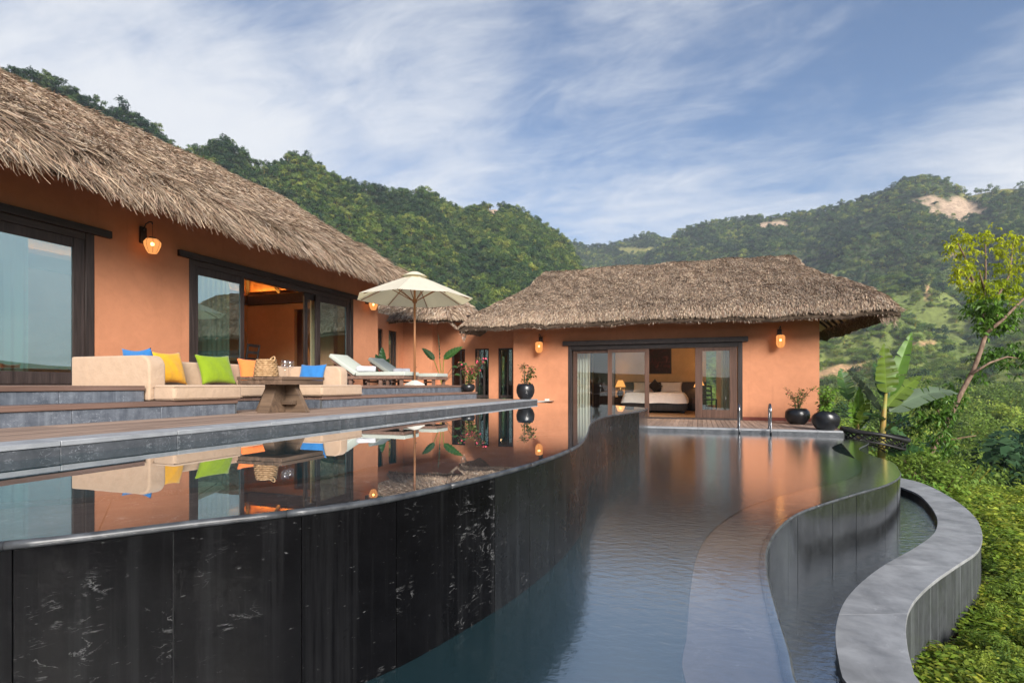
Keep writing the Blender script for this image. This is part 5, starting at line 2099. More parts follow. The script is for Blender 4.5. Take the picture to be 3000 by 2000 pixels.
MB().b2(0.10, 0.26, -0.12, -0.036, 0.10, 0.15).build("wedge_block", M.table, tab, bevel=0.005)

# basket on the table
bx, by_, _ = at(780, 1100, 6.72)
bk = thing("woven_basket", "woven straw basket with a loop handle on the table", "basket", (bx, by_, Z_DECK + 0.442))
mb = MB()
for i in range(9):
    z = 0.013 + i * 0.0235
    r = 0.135 - 0.028 * (i / 8) ** 1.3
    path = [((r + 0.006 * math.sin(k * 6.2832 / 4 + i * math.pi)) * math.cos(k * 2 * math.pi / 48), (r + 0.006 * math.sin(k * 6.2832 / 4 + i * math.pi)) * math.sin(k * 2 * math.pi / 48), z) for k in range(49)]
    mb.tube(path, 0.0115, 6, False)
mb.build("weave", M.basket, bk, smooth=True)
MB().lathe([(0.0, 0.005), (0.122, 0.005), (0.122, 0.10), (0.10, 0.20)], 24).build("lining", M.basket, bk, smooth=True)
MB().tube([(0.10 * math.cos(a) * 0.35 + 0.09, 0.03 * math.sin(a), 0.20 + 0.045 * math.sin(a)) for a in np.linspace(-0.4, math.pi + 0.4, 12)], 0.010, 6).build("handle", M.basket, bk, smooth=True)

# wine glasses
M.wine = mat_glass("thin_wine_glass", 0.01, (0.985, 0.99, 0.99))


def wine_glass(px, Y, label):
    x, y, _ = at(px, 1100, Y)
    o = MB().lathe([(0.0, 0.003), (0.036, 0.002), (0.034, 0.005), (0.006, 0.010), (0.0045, 0.085), (0.012, 0.096), (0.040, 0.115), (0.050, 0.145), (0.046, 0.180), (0.041, 0.203), (0.040, 0.203), (0.045, 0.178), (0.0485, 0.145), (0.038, 0.117), (0.0, 0.10)], 28).build("wine_glass", M.wine, smooth=True)
    o.location = (x, y, Z_DECK + 0.4425)
    tag(o, label, "wine glass", "wine glasses on the table")


wine_glass(835, 6.70, "wine glass standing nearer the basket on the table")
wine_glass(850, 6.85, "wine glass on the table on the side away from the basket")

# ------------------------------------------------------------------ parasol
UC = (-5.67, 10.15, Z_TER)
umb = thing("garden_parasol", "ecru octagonal parasol on a wooden pole above the sun loungers", "parasol", UC)
umb.scale = (0.9, 0.9, 0.9)
MB().lathe([(0, 0.0), (0.235, 0.0), (0.235, 0.03), (0.06, 0.115), (0.04, 0.12), (0.0, 0.12)], 4, fn=lambda x, y, z, a: (x * math.cos(.5) - y * math.sin(.5), x * math.sin(.5) + y * math.cos(.5), z)).build("base", M.concrete, umb, bevel=0.004)
MB().tube([(0, 0, 0.10), (0, 0, 1.2), (0, 0, 2.55)], 0.026, 12).build("pole", M.umb_wood, umb, smooth=True)
MB().tube([(0.02, 0, 0.42), (0.06, 0, 0.42)], 0.006, 6).build("pin", M.metal, umb)
RU, ZR, ZA = 1.38, 2.02, 2.60
can = MB()
vs, fs = [], []
rings = [0.05, 0.3, 0.6, 0.85, 1.0]
seg = 48
for q in rings:
    for k in range(seg):
        a = 2 * math.pi * k / seg + 0.26
        f = (k % 6) / 6.0
        ap = math.cos(math.pi / 8) / math.cos((f - 0.5) * math.pi / 4)          # straight hems between ribs
        sag = 0.045 * math.sin(f * math.pi) * q * (1.2 - q)
        rr = RU * q * ap
        z = ZA - (ZA - ZR) * (q ** 1.06) - sag
        vs.append((rr * math.cos(a), rr * math.sin(a), z))
for i in range(len(rings) - 1):
    for k in range(seg):
        k2 = (k + 1) % seg
        fs.append((i * seg + k, i * seg + k2, (i + 1) * seg + k2, (i + 1) * seg + k))
can.add(vs, fs)


def mat_canvas(name, c, trans):
    m, nt, N, L, out = new_mat(name)
    v = coords(N, L)
    n = noise_n(N, L, v, 9, 4, 0.6)
    col = ramp(N, L, n, [(0.3, tuple(x * 0.93 for x in c)), (0.7, c)])
    d = N("ShaderNodeBsdfDiffuse")
    L(col, d.inputs[0])
    t = N("ShaderNodeBsdfTranslucent")
    t.inputs[0].default_value = (c[0], c[1] * 0.92, c[2] * 0.66, 1)
    mx = N("ShaderNodeMixShader")
    mx.inputs[0].default_value = trans
    L(d.outputs[0], mx.inputs[1])
    L(t.outputs[0], mx.inputs[2])
    L(mx.outputs[0], out.inputs[0])
    return m


M.canvas = mat_canvas("parasol_canvas", (0.86, 0.82, 0.68), 0.45)
can.build("canopy", M.canvas, umb, smooth=False)
MB().lathe([(0.0, ZA + 0.065), (0.10, ZA + 0.05), (0.26, ZA - 0.03), (0.30, ZA - 0.055), (0.26, ZA - 0.04)], 16).build("vent_cap", M.canvas, umb, smooth=True)
MB().lathe([(0.045, 1.93), (0.055, 1.95), (0.055, 2.0), (0.045, 2.02)], 12).build("runner", M.umb_wood, umb)
for k in range(8):
    a = 2 * math.pi * (k / 8) + 0.26
    c, s = math.cos(a), math.sin(a)
    pr = lambda q: Vector((RU * 0.955 * q * c, RU * 0.955 * q * s, ZA - (ZA - ZR) * (q ** 1.06) - 0.025))
    MB().tube([pr(0.05), pr(0.5), pr(0.97)], 0.011, 6).build("rib", M.umb_wood, umb)
    MB().tube([(0.05 * c, 0.05 * s, 1.98), pr(0.48)], 0.010, 6).build("strut", M.umb_wood, umb)

# ------------------------------------------------------------------ loungers and towels
LG = thing("sun_lounger", "pale mint sun lounger nearer the sofa, on a dark wooden frame", "sun lounger", (-6.76, 10.2, Z_TER), 0, "sun loungers under the parasol")
hw, zt_ = 0.31, 0.20
for sy in (-1, 1):
    MB().b2(-0.95, 0.99, sy * hw - 0.02, sy * hw + 0.02, 0.135, zt_).build("side_rail", M.nosing, LG, bevel=0.004)
    for x in (-0.90, -0.35, 0.40, 0.90):
        MB().b2(x - 0.035, x + 0.035, sy * (hw - 0.045) - 0.025, sy * (hw - 0.045) + 0.025, 0, 0.134).build("leg", M.nosing, LG, bevel=0.003)
for x in (-0.92, 0.96):
    MB().b2(x - 0.02, x + 0.02, -hw + 0.021, hw - 0.021, 0.136, zt_ - 0.002).build("end_rail", M.nosing, LG)
for x in (-0.62, 0.02, 0.65):
    MB().b2(x - 0.015, x + 0.015, -hw + 0.07, hw - 0.07, 0.06, 0.10).build("stretcher", M.nosing, LG)
MB().b2(-0.20, 1.0, -hw, hw, zt_ + 0.002, zt_ + 0.085).build("mattress", M.mint, LG, bevel=0.02, bseg=3)
ang = R(32)
rm = Matrix.Rotation(ang, 3, 'Y')
MB().box(Vector((-0.215, 0, zt_ + 0.045)) + rm @ Vector((-0.39, 0, 0)), (0.77, 2 * hw, 0.085), rm).build("back_mattress", M.mint, LG, bevel=0.02, bseg=3)
MB().box(Vector((-0.215, 0, zt_ + 0.01)) + rm @ Vector((-0.36, 0, -0.045)), (0.74, 2 * hw - 0.06, 0.03), rm).build("back_frame", M.nosing, LG, bevel=0.003)
MB().tube([(-0.70, -0.2, 0.45), (-0.78, -0.2, 0.15)], 0.014, 6).build("back_prop", M.nosing, LG)
L2_ = copy_tree(LG)
L2_.location = (-6.85, 11.82, Z_TER)
L2_['label'] = "pale mint sun lounger behind the parasol pole, farther from the sofa"


def towel(loc, label):
    mb = MB()
    vs, fs = [], []
    n, m = 26, 9
    for j in range(m + 1):
        x = -0.20 + 0.40 * j / m
        e = 1 - 0.12 * (2 * j / m - 1) ** 6
        for k in range(n):
            a = 2 * math.pi * k / n
            r = 0.075 * e * (1 + 0.05 * math.sin(3 * a + j) + 0.035 * math.sin(7 * a))
            vs.append((x, r * 1.25 * math.cos(a), 0.066 + r * math.sin(a) * 0.88))
    for j in range(m):
        for k in range(n):
            k2 = (k + 1) % n
            fs.append((j * n + k, j * n + k2, (j + 1) * n + k2, (j + 1) * n + k))
    fs += [tuple(range(n))[::-1], tuple(m * n + k for k in range(n))]
    o = mb.add(vs, fs).build("rolled_towel", M.towel, smooth=True)
    o.location = loc
    o.rotation_euler = (0, 0, R(24))
    tag(o, label, "towel", "rolled towels on the loungers")


towel((-6.84, 10.12, Z_TER + 0.287), "white rolled towel on the lounger nearer the sofa")
towel((-6.93, 11.76, Z_TER + 0.287), "white rolled towel on the lounger behind the parasol pole")

# ------------------------------------------------------------------ lanterns
M.shade = mat_lampshade("lit_silk", (1.0, 0.40, 0.12), 0.62, 0.30)
M.bulb = mat_emit("bulb", (1.0, 0.72, 0.30), 10.0)


def lantern(loc, rz, label, squat=False, k=1.0):
    t = thing("wall_lantern", label, "lantern", loc, rz, "lit wall lanterns")
    rad, h = (0.130, 0.25) if squat else (0.115, 0.35)
    MB().b2(-0.055, 0.055, -0.04, 0.0, -0.06, 0.22).build("back_plate", M.dark_wood, t, bevel=0.004)
    MB().tube([(0, -0.03, 0.16), (0, -0.08, 0.27), (0, -0.17, 0.30), (0, -0.235, 0.285), (0, -0.24, 0.25)], 0.011, 8).build("arm", M.iron, t, smooth=True)
    zc = -0.12
    top = zc + h / 2
    MB().tube([(0, -0.24, 0.25), (0, -0.24, top)], 0.004, 6).build("chain", M.iron, t)
    if squat: prof = [(0.04, h / 2), (0.09, h / 2 - 0.012), (rad, h * 0.24), (rad * 0.96, 0.0), (rad * 0.72, -h * 0.32), (0.065, -h / 2), (0.0, -h / 2)]
    else: prof = [(0.05, h / 2), (rad * 0.82, h / 2 - 0.015), (rad, h * 0.38), (rad, -h * 0.22), (rad * 0.80, -h * 0.40), (0.05, -h / 2), (0.0, -h / 2)]
    MB().lathe(prof, 16, (0, -0.24, zc)).build("shade", M.shade, t, smooth=True)
    ribs = MB()
    for i in range(8):
        a = 2 * math.pi * i / 8 + 0.2
        ribs.tube([((r + 0.002) * math.cos(a), -0.24 + (r + 0.002) * math.sin(a), zc + z) for r, z in prof[:-1]], 0.0028, 4)
    ribs.build("wire_ribs", M.twig, t)
    MB().lathe([(0.0, 0.03), (0.05, 0.025), (0.055, 0.0), (0.0, 0.0)], 12, (0, -0.24, top - 0.004)).build("cap", M.iron, t)
    MB().lathe([(0, 0.035), (0.022, 0.022), (0.030, 0), (0.022, -0.024), (0, -0.033)], 10, (0, -0.24, zc + 0.03)).build("bulb", M.bulb, t, smooth=True)
    m = Matrix.Translation(loc) @ Matrix.Rotation(rz, 4, 'Z') @ Vector((0, -0.24, zc + 0.03))
    room_light("lantern_lamp", m, 2.2 * k, (1.0, 0.40, 0.10), 0.032)


lantern((X_WALL + 0.001, 6.78, 2.50), R(90), "squat glowing lantern on the villa wall between the two big glass doors", True)
lantern((X_WALL + 0.001, 13.46, 2.40), R(90), "glowing lantern on the villa wall half hidden by the parasol", True)
lantern((-4.74, fy - 0.001, 1.30), 0, "tall glowing lantern above the potted plant at the pool end", False)
lantern((2.11, fy - 0.001, 1.31), 0, "tall glowing lantern near the open-eaved corner of the pavilion", False, 1.2)


# ------------------------------------------------------------------ curtains and indoor furniture
def curtain(name_label, axis, plane, a0, a1, z0, z1, mat, folds=9, amp=0.035):
    n = folds * 8
    vs, fs = [], []
    for j in range(2):
        z = z0 if j == 0 else z1
        for i in range(n + 1):
            u = a0 + (a1 - a0) * i / n
            ph_ = folds * 2 * math.pi * i / n
            d = amp * math.sin(ph_ + 0.5 * math.sin(ph_ * 0.37)) * (1.0 if j == 0 else 0.75)
            vs.append((plane + d, u, z) if axis == 'y' else (u, plane + d, z))
    for i in range(n):
        fs.append((i, i + 1, n + 2 + i, n + 1 + i))
    o = MB().add(vs, fs).build("curtain", mat, smooth=True)
    tag(o, name_label, "curtain", "curtains behind the glass doors")
    return o


M.sheer = mat_canvas("sheer_cream", (0.66, 0.64, 0.54), 0.35)
M.gold = mat_canvas("pale_gold_cloth", (0.56, 0.50, 0.32), 0.25)
curtain("cream curtain behind the large reflecting glass door at the picture edge", 'y', xo - 0.36, 3.2, 5.30, 0.02, 2.36, M.sheer, 16)
curtain("cream curtain behind the glass leaf next to the sofa's lime cushion", 'y', xo - 0.36, 7.85, 8.95, 0.02, 2.36, M.sheer, 9)
curtain("cream curtain bunched behind the glass leaf beside the sun loungers", 'y', xo - 0.36, 11.5, 12.55, 0.02, 2.36, M.gold, 9)
curtain("grey-cream curtain at the left jamb of the bedroom doors", 'x', fy + 0.42, -3.74, -3.26, -0.95, 1.2, M.sheer, 5)
curtain("narrow pale curtain at the bedroom door jamb nearest the pool ladder", 'x', fy + 0.42, 0.62, 0.86, -0.95, 1.2, M.gold, 3)


def chair(loc, rz, label):
    t = thing("dining_chair", label, "chair", loc, rz, "dark wooden chairs indoors")
    MB().b2(-0.23, 0.23, -0.23, 0.23, 0.43, 0.47).build("seat", M.dark_wood, t, bevel=0.005)
    for sx in (-1, 1):
        MB().b2(sx * 0.205 - 0.02, sx * 0.205 + 0.02, -0.22, -0.18, 0, 0.429).build("leg", M.dark_wood, t)
        MB().tube([(sx * 0.205, 0.20, 0), (sx * 0.205, 0.21, 0.45), (sx * 0.205, 0.29, 0.95)], 0.024, 6).build("leg", M.dark_wood, t)
    for z, y in ((0.92, 0.287), (0.76, 0.26), (0.60, 0.235)):
        MB().b2(-0.185, 0.185, y - 0.012, y + 0.012, z - 0.035, z + 0.03).build("back_slat", M.dark_wood, t, bevel=0.003)
    return t


chair((-10.15, 10.0, 0.0), R(-80), "dark slat-backed chair just inside the open villa doors")
c2 = chair((0.32, 20.4, -0.97), R(20), "dark chair inside the bedroom beside the narrow back window")

BD = (-1.48, 20.35, -0.97)
bed = thing("bed", "wide bed with white linen and a dark base seen through the open bedroom doors", "bed", BD)
MB().b2(-1.08, 1.08, -1.0, 1.05, 0.08, 0.36).build("base", M.dark_wood, bed, bevel=0.01)
for sx in (-1, 1):
    for y in (-0.9, 0.95):
        MB().b2(sx * 0.98 - 0.04, sx * 0.98 + 0.04, y - 0.04, y + 0.04, 0, 0.079).build("leg", M.dark_wood, bed)
MB().b2(-1.25, 1.75, 1.07, 1.15, 0.0, 1.08).build("headboard", M.dark_wood_x, bed, bevel=0.006)


def duvet(u, v):
    x = -1.17 + 2.34 * u
    y = -1.08 + 1.72 * v
    ex = max(0, abs(x) - 0.93) / 0.24
    ey = max(0, -(y + 0.86)) / 0.22
    d = min(1, math.hypot(ex, ey))
    z = 0.70 - 0.36 * d ** 1.7 + 0.012 * math.sin(6 * x) * math.sin(5 * y)
    xx = math.copysign(min(abs(x), 1.13), x)
    return (xx, y, z)


MB().grid(duvet, 40, 26).build("duvet", M.linen, bed, smooth=True)
MB().b2(-1.0, 1.0, -0.95, 1.06, 0.362, 0.66).build("mattress", M.linen, bed, bevel=0.05, bseg=3)
for x, lab in ((-0.52, "white pillow against the headboard, half hidden by the door post"), (0.50, "white pillow against the headboard, on the lamp side of the dark cushion")):
    pillow((BD[0] + x, BD[1] + 0.86, BD[2] + 0.66), 0, 28, M.linen, lab, 0.80, 0.48, 0.20, group="white pillows on the bed", cat="pillow")
M.darkcloth = cloth("charcoal_cloth", (0.035, 0.028, 0.026))
pillow((BD[0] - 0.08, BD[1] + 0.58, BD[2] + 0.62), 0, 24, M.darkcloth, "dark diamond cushion standing on its corner on the bed", 0.42, 0.42, 0.14, roll=0, group="cushions on the bed")
o = bpy.data.objects["pillow.007"]
o.matrix_world = Matrix.Translation((BD[0] - 0.08, BD[1] + 0.52, BD[2] + 0.66)) @ Matrix.Rotation(R(-22), 4, 'X') @ Matrix.Translation((0, 0, 0.29)) @ Matrix.Rotation(R(45), 4, 'Y') @ Matrix.Translation((0, 0, -0.21))

M.lshade = mat_lampshade("lit_lampshade", (1.0, 0.40, 0.10), 0.85, 0.05)
for x, lab, lab2 in ((-2.86, "small lit bedside lamp seen through the closed glass leaf", "dark nightstand under the lamp seen through glass"), (0.02, "small lit bedside lamp beside the bed in the open doorway", "dark nightstand on the open side of the bed")):
    n_ = thing("nightstand", lab2, "nightstand", (x, 21.2, -0.97), 0, "nightstands by the bed")
    MB().b2(-0.25, 0.25, -0.2, 0.2, 0.1, 0.49).build("cabinet", M.dark_wood_x, n_, bevel=0.005)
    MB().b2(-0.22, 0.22, -0.207, -0.2005, 0.30, 0.46).build("drawer", M.red_wood, n_)
    for sx in (-1, 1):
        for sy in (-1, 1):
            MB().b2(sx * 0.21 - 0.02, sx * 0.21 + 0.02, sy * 0.16 - 0.02, sy * 0.16 + 0.02, 0, 0.099).build("leg", M.dark_wood, n_)
    l_ = thing("table_lamp", lab, "lamp", (x, 21.15, -0.48), 0, "bedside lamps")
    MB().lathe([(0, 0), (0.09, 0), (0.10, 0.04), (0.13, 0.14), (0.11, 0.24), (0.04, 0.30), (0.03, 0.36), (0, 0.36)], 18).build("base", M.pot, l_, smooth=True)
    MB().lathe([(0.09, 0.66), (0.20, 0.40)], 20).build("lamp_shade", M.lshade, l_, smooth=True)
    room_light("bedside_bulb", (x, 21.1, 0.04), 9, (1.0, 0.50, 0.18), 0.05)
room_light("bedroom_lamp", (-1.2, 17.25, 1.80), 60, (1.0, 0.74, 0.48), 0.25)

m, nt, N, L, out = new_mat("dark_floral_canvas")
v = coords(N, L)
n1 = noise_n(N, L, v, 4.5, 5, 0.65, 1.2)
c1 = ramp(N, L, n1, [(0.50, (0.020, 0.010, 0.010)), (0.60, (0.09, 0.02, 0.02)), (0.72, (0.16, 0.06, 0.04))])
principled(N, L, out, c1, 0.6, 0.3)
M.art = m
art = thing("framed_painting", "dark square painting with reddish blooms on the bedroom wall above the bed", "painting", (-1.48, 21.58, 0.92))
MB().b2(-0.49, 0.49, -0.03, 0.015, -0.49, 0.49).build("frame", M.dark_wood, art, bevel=0.004)
MB().b2(-0.44, 0.44, -0.034, -0.0305, -0.44, 0.44).build("canvas", M.art, art)

# ------------------------------------------------------------------ pots and plants
M.pink = mat_leaf("pink_bracts", [(0.62, 0.05, 0.13), (0.75, 0.10, 0.17)], 0.3, 0.6)
M.shrub = mat_leaf("shrub_leaves", [(0.065, 0.11, 0.022), (0.10, 0.15, 0.035), (0.05, 0.10, 0.02)], 0.3, 0.5)
M.lime = mat_leaf("lime_leaves", [(0.20, 0.34, 0.05), (0.26, 0.40, 0.06)], 0.4, 0.45)
M.redleaf = mat_leaf("dark_red_leaves", [(0.10, 0.025, 0.02), (0.15, 0.05, 0.03)], 0.3, 0.5)


def pot_mesh(t, r, h, neck=0.78, mat=None, notch=0.0):
    prof = [(0.0, 0.0), (r * 0.55, 0.0), (r * 0.80, h * 0.16), (r * 0.98, h * 0.42), (r, h * 0.60), (r * 0.95, h * 0.82), (r * neck, h), (r * (neck - 0.06), h * 0.99), (r * (neck - 0.05), h * 0.86), (0.0, h * 0.84)]
    fn = None
    if notch:
        fn = lambda x, y, z, a: (x, y, z - notch * max(0, (z / h - 0.45)) * (0.5 + 0.5 * math.cos(2 * (a + 0.30))))
    MB().lathe(prof, 36, fn=fn).build("pot", mat or M.pot, t, smooth=True)
    MB().lathe([(0, h * 0.88), (r * (neck - 0.06), h * 0.86)], 20).build("soil", M.soil, t)


def bush_in_pot(name, label, cat, loc, r, h, hgt, spread, mats, nl, seed, lsize=0.055, flowers=0, neck=0.78, notch=0.0, stems=5, low=0.25, group=None, potmat=None):
    t = thing(name, label, cat, loc, 0, group)
    pot_mesh(t, r, h, neck, potmat, notch)
    g = np.random.default_rng(seed)
    tips, mb = [], MB()
    for i in range(stems):
        a = g.random() * 6.283
        rad = spread * (0.25 + 0.75 * g.random())
        z1 = h + hgt * (0.55 + 0.45 * g.random())
        p = [(0.03 * math.cos(a), 0.03 * math.sin(a), h * 0.8), (rad * 0.35 * math.cos(a), rad * 0.35 * math.sin(a), h + (z1 - h) * 0.5), (rad * math.cos(a), rad * math.sin(a), z1)]
        mb.tube(p, [0.011, 0.008, 0.004], 5)
        for q in np.linspace(low, 1, 6):
            u = Vector(p[0]).lerp(Vector(p[1]), min(1, q * 2)) if q < 0.5 else Vector(p[1]).lerp(Vector(p[2]), q * 2 - 1)
            tips.append(tuple(u + Vector(g.normal(0, 0.035, 3))))
    mb.build("stems", M.twig, t)
    me = leaf_cloud("foliage", tips, nl, (spread * 0.28, spread * 0.28, hgt * 0.13), lsize, mats, seed + 1, 0.55, 0.5, (0.6, 1.35), (0, 0, h))
    link("foliage", me, None, t)
    if flowers:
        top = sorted(tips, key=lambda q: -q[2])[:max(4, len(tips) // 2)]
        me = leaf_cloud("blossom", top, flowers, (spread * 0.25, spread * 0.25, hgt * 0.12), lsize * 0.9, M.pink, seed + 2, 0.8, 0.8, (0.7, 1.3), (0, 0, h))
        link("blossom", me, None, t)
    return t


bush_in_pot("potted_shrub", "round black pot with a thin leafy shrub on the pool coping under a lantern", "potted plant", (-3.83, 12.08, Z_DECK + 0.005), 0.215, 0.36, 0.50, 0.26, M.shrub, 260, 11, 0.06, 18, stems=6)
bush_in_pot("potted_bougainvillea", "black pot with a pink-flowered bougainvillea at the end of the terrace steps", "potted plant", (-5.33, 12.18, Z_MID), 0.17, 0.19, 0.62, 0.38, M.shrub, 520, 12, 0.06, 120, stems=10)
bush_in_pot("potted_shrub", "wide black bowl with an orange-tipped shrub by the pavilion corner", "potted plant", (2.38, 15.45, Z_LDECK), 0.29, 0.40, 0.52, 0.36, M.shrub, 420, 13, 0.05, 14, neck=0.72, stems=8)
bush_in_pot("potted_shrub", "black bowl with a dipped rim and lush green leaves at the deck end", "potted plant", (2.66, 13.62, Z_LDECK), 0.285, 0.43, 0.50, 0.27, M.lime, 620, 14, 0.07, 0, neck=0.80, notch=0.14, stems=9, low=0.0)
bush_in_pot("potted_red_plant", "small dark-red leafy plant in a pale pot between two black bowls", "potted plant", (2.86, 14.95, Z_LDECK), 0.13, 0.18, 0.26, 0.17, M.redleaf, 200, 15, 0.07, 0, stems=5, low=0.0, potmat=M.concrete)
bush_in_pot("potted_bougainvillea", "pink-flowered shrub behind the farther sun lounger", "potted plant", (-8.2, 13.15, Z_TER), 0.15, 0.18, 0.42, 0.30, M.shrub, 260, 16, 0.06, 60, stems=6)


def leaf_blade(parent, B, Ctl, T, width, face, col, seed, torn=0.0, name="leaf", rib=0.010, shape=0.55, fold=0.18):
    """one large paddle leaf: a curved midrib, two half blades split into strips where torn"""
    g = np.random.default_rng(seed)
    B, Ctl, T = (np.array(q, float) for q in (B, Ctl, T))
    n = 26
    t = np.linspace(0, 1, n + 1)[:, None]
    Pm = (1 - t) ** 2 * B + 2 * t * (1 - t) * Ctl + t ** 2 * T
    Tg = np.gradient(Pm, axis=0)
    Tg /= np.linalg.norm(Tg, axis=1)[:, None]
    f = np.array(face, float)
    S = np.cross(Tg, f)
    S /= np.linalg.norm(S, axis=1)[:, None] + 1e-9
    Nn = np.cross(S, Tg)
    prof = np.sin(np.pi * np.clip(t[:, 0], 0.0, 1) ** shape) ** 0.7 * width / 2
    prof[0] = width * 0.04
    prof[-1] = 0.004
    V, F, C = [], [], []
    for sd_ in (-1, 1):
        i = 0
        while i < n:
            k = 1 if torn == 0 else int(g.integers(2, 6)) if g.random() < torn else int(g.integers(4, 9))
            if torn == 0: k = n
            j = min(n, i + k)
            droop = (0.10 + 0.5 * g.random()) * torn
            tw = g.normal(0, 0.12) * torn
            sh = 0.75 + 0.5 * g.random()
            base = len(V)
            m = j - i
            for q in range(i, j + 1):
                gap = 0.0
                if torn and q == i and i > 0: gap = 0.012
                if torn and q == j and j < n: gap = -0.012
                for w_ in (0.0, 0.5, 1.0):
                    p = Pm[q] + Tg[q] * gap * w_ * 2 + sd_ * S[q] * prof[q] * w_ + Nn[q] * (fold * prof[q] * w_ + 0.012 * math.sin(q * 1.7) * w_) + Tg[q] * prof[q] * w_ * (0.35 + tw)
                    p = p - np.array([0, 0, 1.0]) * droop * prof[q] * w_ ** 1.5
                    V.append(p)
                    cc = np.array(col) * sh * (1.25 if w_ == 0 else 0.95 + 0.1 * g.random())
                    C.append(cc)
            for q in range(m):
                a = base + q * 3
                for w_ in range(2):
                    F.append((a + w_, a + w_ + 1, a + w_ + 4, a + w_ + 3))
            i = j
    # midrib
    for q in range(n + 1):
        r = rib * (1 - 0.8 * q / n)
        for a in range(4):
            an = math.pi / 2 * a
            V.append(Pm[q] + S[q] * r * math.cos(an) + Nn[q] * (r * math.sin(an) - 0.004))
            C.append(np.array(col) * 1.5 + np.array([0.05, 0.05, 0.01]))
    b0 = len(V) - 4 * (n + 1)
    for q in range(n):
        for a in range(4):
            F.append((b0 + q * 4 + a, b0 + q * 4 + (a + 1) % 4, b0 + q * 4 + 4 + (a + 1) % 4, b0 + q * 4 + 4 + a))
    off = np.array(parent.location)
    me = np_mesh(name, np.array(V) - off, np.array(F), np.array(C), smooth=True)
    return link(name, me, M.banana, parent)


VIEW = (SA * 1.0, -CA * 1.0, 0.15)          # roughly towards the terrace
UPV = (0, 0, 1)
bs = at(2581, 1352, 11.9)
ban = thing("banana_plant", "young banana plant with broad torn leaves beside the lower pool", "banana plant", (bs[0], bs[1], bs[2] - 0.5))
stem_pts = [(bs[0], bs[1], bs[2] - 0.5), at(2583, 1300, 11.9), at(2588, 1230, 11.92), at(2596, 1150, 11.95)]
M.bstem = mat_noise("banana_stem", (0.30, 0.17, 0.04), (0.24, 0.26, 0.06), 5, 0.5, 0.2, 0.004, 0.3)
MB().tube(stem_pts, [0.085, 0.075, 0.055, 0.028], 10).build("stem", M.bstem, ban, tuple(ban.location), smooth=True)
mid = lambda a, b, k, up=0.0: tuple(np.array(a) * (1 - k) + np.array(b) * k + np.array([0, 0, up]))
GR, GD, GL, GG = (0.10, 0.155, 0.018), (0.035, 0.085, 0.022), (0.14, 0.27, 0.03), (0.10, 0.14, 0.085)
b = at(2597, 1150, 11.9); t_ = at(2590, 1006, 11.85)
leaf_blade(ban, b, mid(b, t_, 0.5), t_, 0.52, VIEW, GR, 1, 0.75)
b = at(2604, 1160, 12.05); t_ = at(2672, 972, 12.3)
leaf_blade(ban, b, mid(b, t_, 0.5, 0.05), t_, 0.34, (VIEW[0] - 0.5, VIEW[1], 0.1), (0.105, 0.21, 0.025), 2, 0.2)
b = at(2606, 1205, 11.95); t_ = at(2808, 1152, 12.2)
leaf_blade(ban, b, mid(b, t_, 0.5, 0.36), t_, 0.44, (VIEW[0] * 0.8, VIEW[1] * 0.8, 0.75), GG, 3, 0.35)
b = at(2592, 1262, 11.8); t_ = at(2688, 1222, 11.4)
leaf_blade(ban, b, mid(b, t_, 0.5, 0.10), t_, 0.30, (0, -0.3, 1), GD, 4, 0.1)
b = at(2580, 1205, 12.0); t_ = at(2478, 1080, 12.4)
leaf_blade(ban, b, mid(b, t_, 0.55, 0.10), t_, 0.30, (0.55, 0.3, 0.6), GG, 5, 0.3)
b = at(2600, 1330, 11.6); t_ = at(2708, 1318, 11.2)
leaf_blade(ban, b, mid(b, t_, 0.5, 0.10), t_, 0.36, (0.1, -0.6, 0.8), GD, 7, 0.15)

for k_, (bx_, by2, tx_, ty_, w_, dY, cl_, fc_) in enumerate([(2586, 1230, 2530, 1215, 0.30, -0.5, GD, (0, -0.4, 1)), (2590, 1250, 2672, 1300, 0.34, 0.1, GD, (0.2, -0.6, .7)),                                      (2600, 1190, 2700, 1100, 0.36, 0.5, GR, (0.3, -0.5, .7)), (2594, 1170, 2560, 1060, 0.32, 0.5, GD, VIEW)]):
    b, t_ = at(bx_, by2, 11.95), at(tx_, ty_, 11.95 + dY)
    leaf_blade(ban, b, mid(b, t_, 0.5, 0.14), t_, w_, fc_, cl_, 60 + k_, 0.4)

b0 = at(2512, 1262, 12.5)
ban2 = thing("banana_sucker", "small banana shoot with upright leaves behind the dipped black bowl", "banana plant", (b0[0], b0[1], b0[2] - 1.2))
MB().tube([(b0[0], b0[1], b0[2] - 1.2), b0, at(2513, 1235, 12.5)], [0.06, 0.045, 0.025], 8).build("stem", M.bstem, ban2, tuple(ban2.location), smooth=True)
b = at(2513, 1240, 12.5); t_ = at(2518, 1130, 12.5)
leaf_blade(ban2, b, mid(b, t_, 0.5), t_, 0.27, VIEW, GL, 11, 0.0)
b = at(2508, 1250, 12.6); t_ = at(2462, 1078, 13.0)
leaf_blade(ban2, mid(b, t_, 0.45), mid(b, t_, 0.75, 0.03), t_, 0.40, VIEW, (0.07, 0.16, 0.03), 12, 0.1)
MB().tube([b, mid(b, t_, 0.45)], 0.012, 6).build("leaf_stalk", M.bstem, ban2, tuple(ban2.location))
b = at(2520, 1255, 12.4); t_ = at(2560, 1225, 12.0)
leaf_blade(ban2, b, mid(b, t_, 0.5, 0.12), t_, 0.26, (0, -0.5, 1), GD, 13, 0.1)

